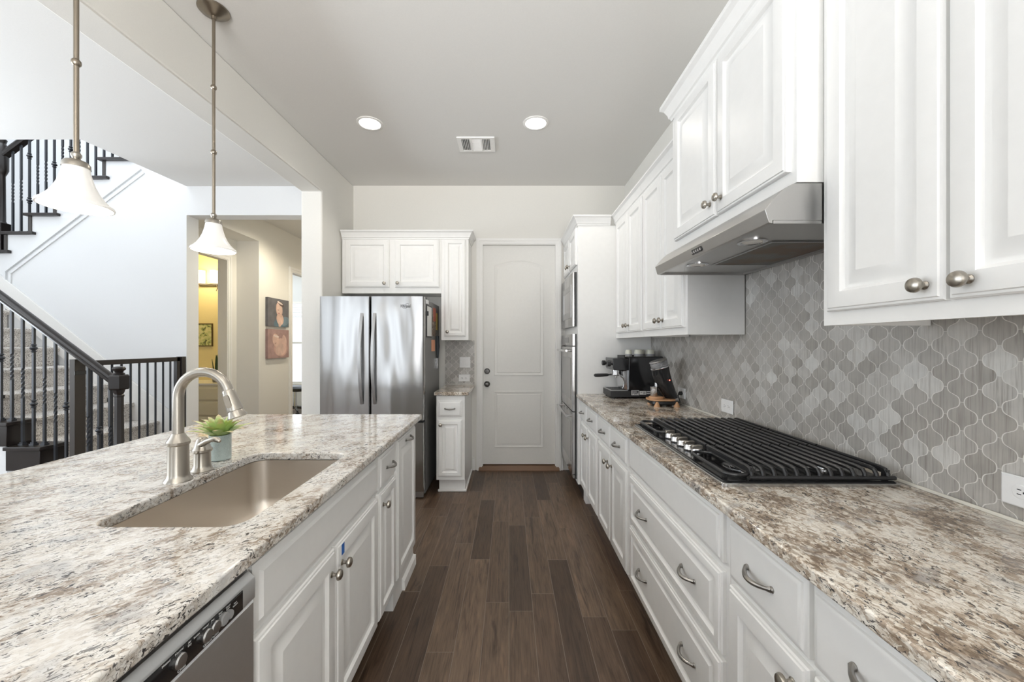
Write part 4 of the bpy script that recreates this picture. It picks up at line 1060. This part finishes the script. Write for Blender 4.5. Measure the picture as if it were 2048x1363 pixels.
P = thing('base_cabinet', 'narrow white base cabinet between fridge and garage door', 'base cabinet', (-.53, 3.93, 0), 'white cabinets around the refrigerator')
part(P, 'carcass', MB().box(-.655, -.399, 3.59, YB-.001, .123, .886), paint, bevel=.001)
part(P, 'toe_kick', MB().box(-.640, -.403, 3.655, YB-.02, 0, .123), paint)
part(P, 'base_moulding', MB().box(-.650, -.394, 3.635, 3.655, 0, .02).box(-.403, -.388, 3.635, YB-.02, 0, .02), trimp, bevel=.004)
add_drawer(P, FN, -.638, -.424, .696, .838, [(-.531, .768, .085)]); add_door(P, FN, -.638, -.424, .157, .665, (-.612, .625))
single('countertop', 'small granite countertop piece between fridge and garage door', 'countertop', MB().box(-.671, -.362, 3.56, YB-.007, .8865, CT), granR, (-.52, 3.9, CT), bevel=.005, bseg=3)

# ================================================================== CEILING FIXTURES
def downlight(label, x, y, z=CZ):
    P = thing('recessed_light', label, 'ceiling light', (x, y, z), 'recessed ceiling lights')
    part(P, 'trim_ring', MB().lathe((x, y, z), [(.098, 0), (.098, -.004), (.080, -.007), (.077, -.003), (.077, -.0005)], 36, cap0=False, cap1=False), ventm)
    part(P, 'lens', MB().lathe((x, y, z-.001), [(.0765, 0), (.0765, -.002), (.05, -.0035)], 36), lampd)
    spot('ceiling_spot_beam', (x, y, z-.03), 17, (1.0, .94, .84), 2.5, .07)
downlight('bright round recessed ceiling light above the refrigerator side', -1.067, 3.055)
downlight('bright round recessed ceiling light nearer the oven side', .205, 3.05)
V = thing('ceiling_vent', 'white rectangular air vent in the kitchen ceiling', 'vent', (-.275, 3.37, CZ))
part(V, 'frame', MB().box(-.43, -.12, 3.25, 3.275, CZ-.010, CZ-.0005).box(-.43, -.12, 3.47, 3.495, CZ-.010, CZ-.0005).box(-.43, -.395, 3.275, 3.47, CZ-.010, CZ-.0005).box(-.155, -.12, 3.275, 3.47, CZ-.010, CZ-.0005).box(-.325, -.31, 3.275, 3.47, CZ-.010, CZ-.0005).box(-.235, -.22, 3.275, 3.47, CZ-.010, CZ-.0005), ventm)
part(V, 'backing', MB().box(-.395, -.155, 3.275, 3.47, CZ-.0015, CZ-.0003), ventd)
for a, b in ((-.395, -.325), (-.22, -.155)):
    m = MB()
    for i in range(5):
        x = a+.004+i*(b-a)/5; m.loft([[(x, y, CZ-.002), (x+.006, y, CZ-.010), (x+.008, y, CZ-.010), (x+.003, y, CZ-.002)] for y in (3.275, 3.47)])
    part(V, 'louver_bank', m, ventm)
m = MB()
for i in range(14):
    y = 3.278+i*.0138; m.loft([[(x, y, CZ-.002), (x, y+.004, CZ-.010), (x, y+.0055, CZ-.010), (x, y+.002, CZ-.002)] for x in (-.31, -.235)])
part(V, 'louver_bank', m, ventm)
def pendant(label, x, y):
    P = thing('pendant_light', label, 'pendant light', (x, y, 1.82), 'bell-shaped pendants over the island')
    part(P, 'canopy', MB().lathe((x, y, CZ), [(.070, 0), (.070, -.006), (.064, -.012), (.045, -.018), (.030, -.032), (.012, -.036), (.011, -.05)], 32), canopy)
    r = MB().tube([(x, y, CZ-.04), (x, y, 1.995)], .0075, 12)
    part(P, 'rod', r, canopy)
    for z in (2.646, 2.318): part(P, 'rod_joint', MB().lathe((x, y, z), [(.008, -.012), (.013, -.006), (.0135, 0), (.013, .006), (.008, .012)], 16), canopy)
    part(P, 'socket_cap', MB().lathe((x, y, 1.955), [(.037, 0), (.036, .014), (.030, .022), (.016, .028), (.010, .032), (.014, .040), (.0145, .047), (.010, .054)], 28), nickel)
    sh = [(.0345, .135), (.037, .118), (.0415, .100), (.048, .078), (.058, .055), (.072, .033), (.086, .017), (.0955, .010), (.0975, .004), (.0965, 0)]
    inn = [(r_-.004, h_) for r_, h_ in sh[::-1]]
    part(P, 'glass_shade', MB().lathe((x, y, 1.820), sh+inn, 40, cap0=False, cap1=False), shadem, smooth=50)
    point('pendant_bulb', (x, y, 1.865), 3, (1.0, .90, .74), .025)
pendant('bell pendant light over the far end of the island', -1.495, 2.016)
pendant('bell pendant light over the near end of the island', -1.492, 1.373)
# ================================================================== STAIRS
YN = 3.09
ST = thing('lower_stair_flight', 'lower stairs with carpet runner and dark wood ends, behind the gate', 'stairs', (-4.5, 3.6, 0))
for k in range(1, 11):
    x = LX(k); z = LZk(k); xb = LX(k+1)-.02
    part(ST, 'wood_tread', MB().box(xb, x+.012, YN-.02, 3.27, z-.03, z-.001).box(xb, x-.012, YN, 3.27, max(z-.19, 0), z-.03), dwood, bevel=.004)
    prof = [(x-.022, z-.19), (x-.022, z-.045), (x-.004, z-.040), (x+.008, z-.022), (x+.004, z-.004), (x-.012, z+.004), (xb, z+.004), (xb, z-.19)]
    part(ST, 'carpet_step', MB().prism(prof, 'y', 3.262, Y0-.021), carpet, smooth=50)
    part(ST, 'riser_panel', MB().box(xb, x-.016, YN+.012, Y0-.03, 0, max(z-.192, .001)), wallw, smooth=0) if k > 1 else None
part(ST, 'landing', MB().box(-6.57, LX(11)+.02, YN, Y0-.002, 2.08, 2.13), carpet)
part(ST, 'landing_wall', MB().box(-6.57, LX(11)+.015, YN+.012, Y0-.03, 0, 2.08), wallw)
# lower balustrade
B = thing('stair_railing', 'dark handrail with iron balusters and newel on the lower stairs', 'railing', (-3.6, 3.15, 0))
YR = 3.15
rail = lambda x: 1.109 + (-3.138-x)*.744
def sweep_rail(x0, x1, y, rf, s=1.0):
    pf = [(-.026, -.034), (.026, -.034), (.030, -.018), (.024, -.010), (.031, .006), (.026, .024), (.012, .032), (-.012, .032), (-.026, .024), (-.031, .006), (-.024, -.010), (-.030, -.018)]
    return MB().loft([[(x, y+a*s, rf(x)-.035+b*s) for a, b in pf] for x in (x0, x1)])
part(B, 'handrail', sweep_rail(-5.5, -3.13, YR, rail), dwood, smooth=40)
def baluster(x, y, z0, z1, style, r=.0085):
    m = MB()
    def seg(a, b, tw=0, n=1):
        m.loft([[(x+r*1.3*math.cos(PI/4+tw*i/n+PI/2*q), y+r*1.3*math.sin(PI/4+tw*i/n+PI/2*q), a+(b-a)*i/n) for q in range(4)] for i in range(n+1)])
    def knuckle(z):
        m.lathe((x, y, z), [(r, -.034), (.017, -.028), (.017, -.022), (r*1.1, -.018), (.020, -.008), (.024, 0), (.020, .008), (r*1.1, .018), (.017, .022), (.017, .028), (r, .034)], 12)
    h = z1-z0
    if style == 't': seg(z0, z0+h*.36); seg(z0+h*.36, z0+h*.60, 3*PI, 30); seg(z0+h*.60, z1)
    else: seg(z0, z1)
    if style == 'k': knuckle(z0+h*.52)
    if style == 'd': knuckle(z0+h*.34); knuckle(z0+h*.80)
    m.box(x-.018, x+.018, y-.018, y+.018, z0, z0+.012).box(x-.013, x+.013, y-.013, y+.013, z0+.012, z0+.024)
    return m
sty = 'kttdttkdtkt'
for i in range(-13, 11):
    x = -4.018+.0862*i
    k = 1
    while LX(k+1) >= x-.001: k += 1
    if x > LX(1) or i == 7: continue
    part(B, 'baluster', baluster(x, YR, LZk(min(k, 10))-.001 if k <= 10 else 2.13, rail(x)-.066, sty[i % 11]), wrought, smooth=30)
nx = -3.085
nw = MB().lathe((nx, YR, 0), [(.062, 0), (.062, .33), (.045, .35), (.036, .37), (.030, .80), (.030, .93), (.034, .935), (.034, .945), (.028, .952), (.036, .972), (.038, .985), (.050, .990)], 8, phase=PI/8)
np_ = part(B, 'newel_post', nw, dwood, smooth=30)
part(np_, 'newel_block', MB().lathe((nx, YR, 0), [(.062, .990), (.068, 1.000), (.068, 1.095), (.062, 1.105)], 6, phase=.785), dwood, smooth=20)
part(np_, 'newel_finial', MB().lathe((nx, YR, 1.105), [(.034, 0), (.036, .012), (.025, .018), (.028, .028), (.040, .040), (.042, .050), (.034, .062), (.010, .068)], 20), dwood)
# gate at the stair foot
G = thing('stair_gate', 'dark safety gate across the stair foot', 'gate', (-3.42, 3.65, 0))
part(G, 'hinge_post', MB().box(-3.443, -3.400, 3.118, 3.200, LZk(2)+.001, 1.227), gatem, bevel=.002)
part(G, 'bracket', MB().box(-3.402, -3.397, 3.116, 3.204, 1.105, 1.135), oveng)
part(G, 'top_rail', MB().box(-3.412, -3.376, 3.205, 4.090, 1.172, 1.214), dwood, bevel=.002)
part(G, 'bottom_rail', MB().box(-3.412, -3.376, 3.205, 4.090, .42, .46), dwood, bevel=.002)
part(G, 'end_stile', MB().box(-3.412, -3.376, 4.050, 4.095, .42, 1.214), dwood, bevel=.002)
part(G, 'wall_cleat', MB().box(-3.425, -3.365, 4.098, Y0-.001, .38, 1.218), dwood, bevel=.002)
for i in range(10): part(G, 'bar', MB().lathe((-3.394, 3.237+.0838*i, .46), [(.0085, 0), (.0085, .713)], 10), wrought)
# upper flight
U = thing('upper_stair_flight', 'upper stairs with dark tread ends rising to the right', 'stairs', (-4.5, 4.7, 2.3))
for i in range(7):
    part(U, 'wood_tread', MB().box(UX[i]-.03, UX[i+1]+.07, Y0-.035, 5.165, UZ[i]-.029, UZ[i]), dwood, bevel=.004)
    part(U, 'riser', MB().box(UX[i], UX[i]+.03, Y0-.008, 5.165, UZ[i]-RISE+.001, UZ[i]-.03), gatem)
UR = thing('upper_stair_railing', 'dark handrail and iron balusters on the upper stairs', 'railing', (-5.0, 4.2, 2.3))
YU = 4.205
nose = lambda x: UZ[1] + (x-UX[1]+.03)*RISE/RUN
part(UR, 'handrail', sweep_rail(-5.50, -3.9, YU, lambda x: nose(x)+.90, 1.1), dwood, smooth=40)
st2 = 'ttdttktktpttpp'
for i in range(16):
    x = -5.238+.0875*i
    k = max(j for j in range(8) if UX[j] <= x+.012)
    if k > 6: continue
    part(UR, 'baluster', baluster(x, YU, UZ[k], nose(x)+.855, st2[i % 14]), wrought, smooth=30)
part(UR, 'newel_post', MB().box(-5.40, -5.31, YU-.045, YU+.045, UZ[0]-.30, UZ[0]+.30).lathe((-5.355, YU, UZ[0]+.30), [(.04, 0), (.030, .02), (.027, .50), (.036, .52), (.05, .56), (.052, .80), (.03, .84), (.04, .88), (.01, .92)], 16), dwood, bevel=.004)

# ================================================================== HALL, POWDER ROOM, STUDY
FHW = FI(-3.36)
def canvas(label, y0, y1, z0, z1, bg, shapes):
    P = thing('canvas_print', label, 'canvas print', (-3.36, (y0+y1)/2, z0), 'canvas portraits on the hall wall')
    m = MB().fbox(FHW, y0, y1, z0, z1, .001, .036); m.c = [(*[c*.8 for c in bg], 1)]*6
    part(P, 'canvas', m, canvasm, smooth=0)
    m = MB(); d = .0365
    m.poly([FHW(y0, z0, d), FHW(y1, z0, d), FHW(y1, z1, d), FHW(y0, z1, d)]); m.c.append((*bg, 1))
    W_, H_ = y1-y0, z1-z0
    for cx, cy, rx, ry, an, col in shapes:
        d += .0002
        pts = []
        for i in range(22):
            a = 2*PI*i/22; px, py = rx*math.cos(a), ry*math.sin(a)
            q = cx+px*math.cos(an)-py*math.sin(an); r = cy+px*math.sin(an)+py*math.cos(an)
            pts.append(FHW(y0+W_*min(max(q, 0), 1), z0+H_*min(max(r, 0), 1), d))
        m.poly(pts); m.c.append((*col, 1))
    part(P, 'picture', m, canvasm, smooth=0)
SKN = (.62, .42, .34)
canvas('grey canvas portrait of a baby in a blue wrap, the upper one', 5.49, 6.01, 1.595, 1.995, (.13, .125, .135), [
    (.62, .12, .36, .22, .1, (.10, .155, .19)), (.80, .22, .22, .16, .4, (.16, .22, .26)), (.56, .28, .17, .22, .2, SKN), (.58, .18, .08, .2, -.3, (.66, .46, .38)),
    (.52, .62, .155, .27, .12, SKN), (.54, .66, .13, .20, .12, (.66, .47, .39)), (.60, .83, .15, .07, -.5, (.10, .06, .05)), (.56, .86, .14, .035, -.35, (.70, .60, .55)), (.47, .60, .04, .012, .1, (.25, .14, .11)), (.50, .48, .05, .02, .1, (.50, .22, .2))])
canvas('dusty pink canvas portrait of a curled sleeping baby, the lower one', 5.49, 6.01, 1.145, 1.555, (.36, .235, .22), [
    (.60, .35, .34, .30, -.2, (.52, .33, .28)), (.62, .40, .26, .30, .3, (.62, .42, .36)), (.78, .62, .10, .20, .3, (.64, .44, .38)), (.55, .30, .22, .22, 0, (.60, .42, .36)),
    (.36, .62, .15, .24, .25, (.64, .44, .37)), (.38, .76, .13, .035, -.2, (.72, .60, .56)), (.34, .52, .04, .012, .3, (.3, .17, .14))])
# vanity sconce
P = thing('vanity_light', 'two-shade vanity light glowing in the yellow powder room', 'wall light', (-4.63, 6.19, 2.28))
part(P, 'backplate', MB().box(-4.80, -4.46, 6.17, 6.198, 2.245, 2.285), nickel)
part(P, 'arm', MB().tube([(-4.85, 6.13, 2.262), (-4.42, 6.13, 2.262)], .008, 8).tube([(-4.55, 6.13, 2.262), (-4.55, 6.17, 2.262)], .008, 8).tube([(-4.50, 6.13, 2.262), (-4.48, 6.12, 2.20), (-4.50, 6.12, 2.16)], .006, 8), nickel)
for x in (-4.735, -4.53): part(P, 'glass_shade', MB().loft([rrect(x-.045, x+.045, 6.075, 6.165, .02, z) for z in (2.285, 2.475)]), sconcem)
point('vanity_bulb', (-4.62, 5.80, 2.40), 12, (1.0, .83, .50), .08)
P = thing('framed_picture', 'small framed green abstract picture in the powder room', 'framed picture', (-4.70, 6.19, 1.3))
FPW = FB(6.199)
part(P, 'frame', MB().rings(FPW, -4.86, -4.605, 1.31, 1.665, [(0, 0), (0, .02), (.012, .022), (.014, .014)]), plain('dark_gilt_frame', (.10, .07, .03), .5))
def art():
    m, nt, b = newmat('green_abstract'); co = nd(nt, 'ShaderNodeTexCoord'); n = nd(nt, 'ShaderNodeTexNoise', i_Scale=14.0, i_Detail=3.0, i_Distortion=1.0); lk(nt, co.outputs['Object'], n.inputs['Vector'])
    lk(nt, ramp(nt, n.outputs['Fac'], [(.36, (.10, .12, .07)), (.46, (.45, .52, .22)), (.6, (.70, .68, .40)), (.75, (.55, .60, .45))]).outputs[0], b.inputs['Base Color']); return m
part(P, 'picture', MB().fbox(FPW, -4.845, -4.62, 1.325, 1.65, .012, .015), art())
P = thing('bathroom_vanity', 'cream vanity with drawers in the powder room', 'vanity', (-4.6, 5.92, 0))
FV = FB(5.65)
part(P, 'cabinet', MB().box(-5.30, -4.02, 5.65, 6.19, .08, .76), cream); part(P, 'toe_kick', MB().box(-5.28, -4.04, 5.70, 6.18, 0, .08), cream)
part(P, 'vanity_top', MB().box(-5.32, -4.0, 5.63, 6.195, .76, .79), white, bevel=.004)
for z0, z1 in ((.545, .735), (.33, .525), (.10, .31)): part(P, 'drawer', MB().rings(FV, -4.62, -4.06, z0, z1, PS), cream)
part(P, 'door', MB().rings(FV, -5.26, -4.66, .10, .735, PD(1)), cream)
P = thing('snake_plant', 'dark leafy plant in a small pot on the powder room vanity', 'plant', (-4.26, 5.80, .79))
part(P, 'pot', MB().lathe((-4.26, 5.80, .79), [(.045, 0), (.06, .09), (.055, .09), (.05, .06)], 20), plain('grey_pot', (.2, .19, .17), .6))
m = MB()
for i in range(6):
    a = i*1.05; c = Vector((-4.26+.02*math.cos(a), 5.80+.02*math.sin(a), .85)); h = .22+.06*(i % 3)
    m.loft([[c+Vector((math.cos(a)*.04*t - math.sin(a)*w_, math.sin(a)*.04*t+math.cos(a)*w_, h*t)) + Vector((.002*q, .002*q, 0)) for q, w_ in ((0, -.016*(1-t**3)-.001), (1, -.016*(1-t**3)-.001), (1, .016*(1-t**3)+.001), (0, .016*(1-t**3)+.001))] for t in (0, .3, .6, .85, 1)])
part(P, 'leaves', m, leafd)
# office chair in the study
P = thing('office_chair', 'dark office chair by the study window', 'office chair', (-4.16, 7.75, 0))
x, y = -4.16, 7.75
part(P, 'seat', MB().loft([rrect(x-.25+i, x+.25-i, y-.24+i, y+.24-i, .08, z) for i, z in ((.03, .44), (0, .46), (0, .50), (.04, .53))]), blackm)
part(P, 'backrest', MB().loft([[Vector((x-.26-.02*math.cos((p.x)*3), y+p.x, .92+p.y)) + Vector((q, 0, 0)) for p in rrect(-.22, .22, -.28, .28, .10, 0)] for q in (0, .05)]), blackm)
part(P, 'back_support', MB().tube([(x-.05, y, .45), (x-.24, y, .46), (x-.29, y, .70)], .02, 8), oveng)
part(P, 'stem', MB().lathe((x, y, .10), [(.035, 0), (.028, .15), (.028, .34)], 14), chrome)
for i in range(5):
    a = i*2*PI/5+.3; e = (x+.30*math.cos(a), y+.30*math.sin(a), .075)
    lg = part(P, 'leg', MB().tube([(x, y, .12), e], [.028, .016], 8), oveng)
    part(lg, 'caster', MB().lathe((e[0], e[1]-.02, .03), [(.029, 0), (.03, .01), (.03, .03), (.029, .04)], 14, (0, 1, 0)), rubber)
spot('hall_fill_spot', (-2.6, 5.2, 3.0), 75, (1.0, .90, .70), 2.7, .08)  # unseen warm spots added to brighten the hall
spot('hall_fill_spot', (-2.6, 7.2, 3.0), 60, (1.0, .90, .72), 2.7, .08)
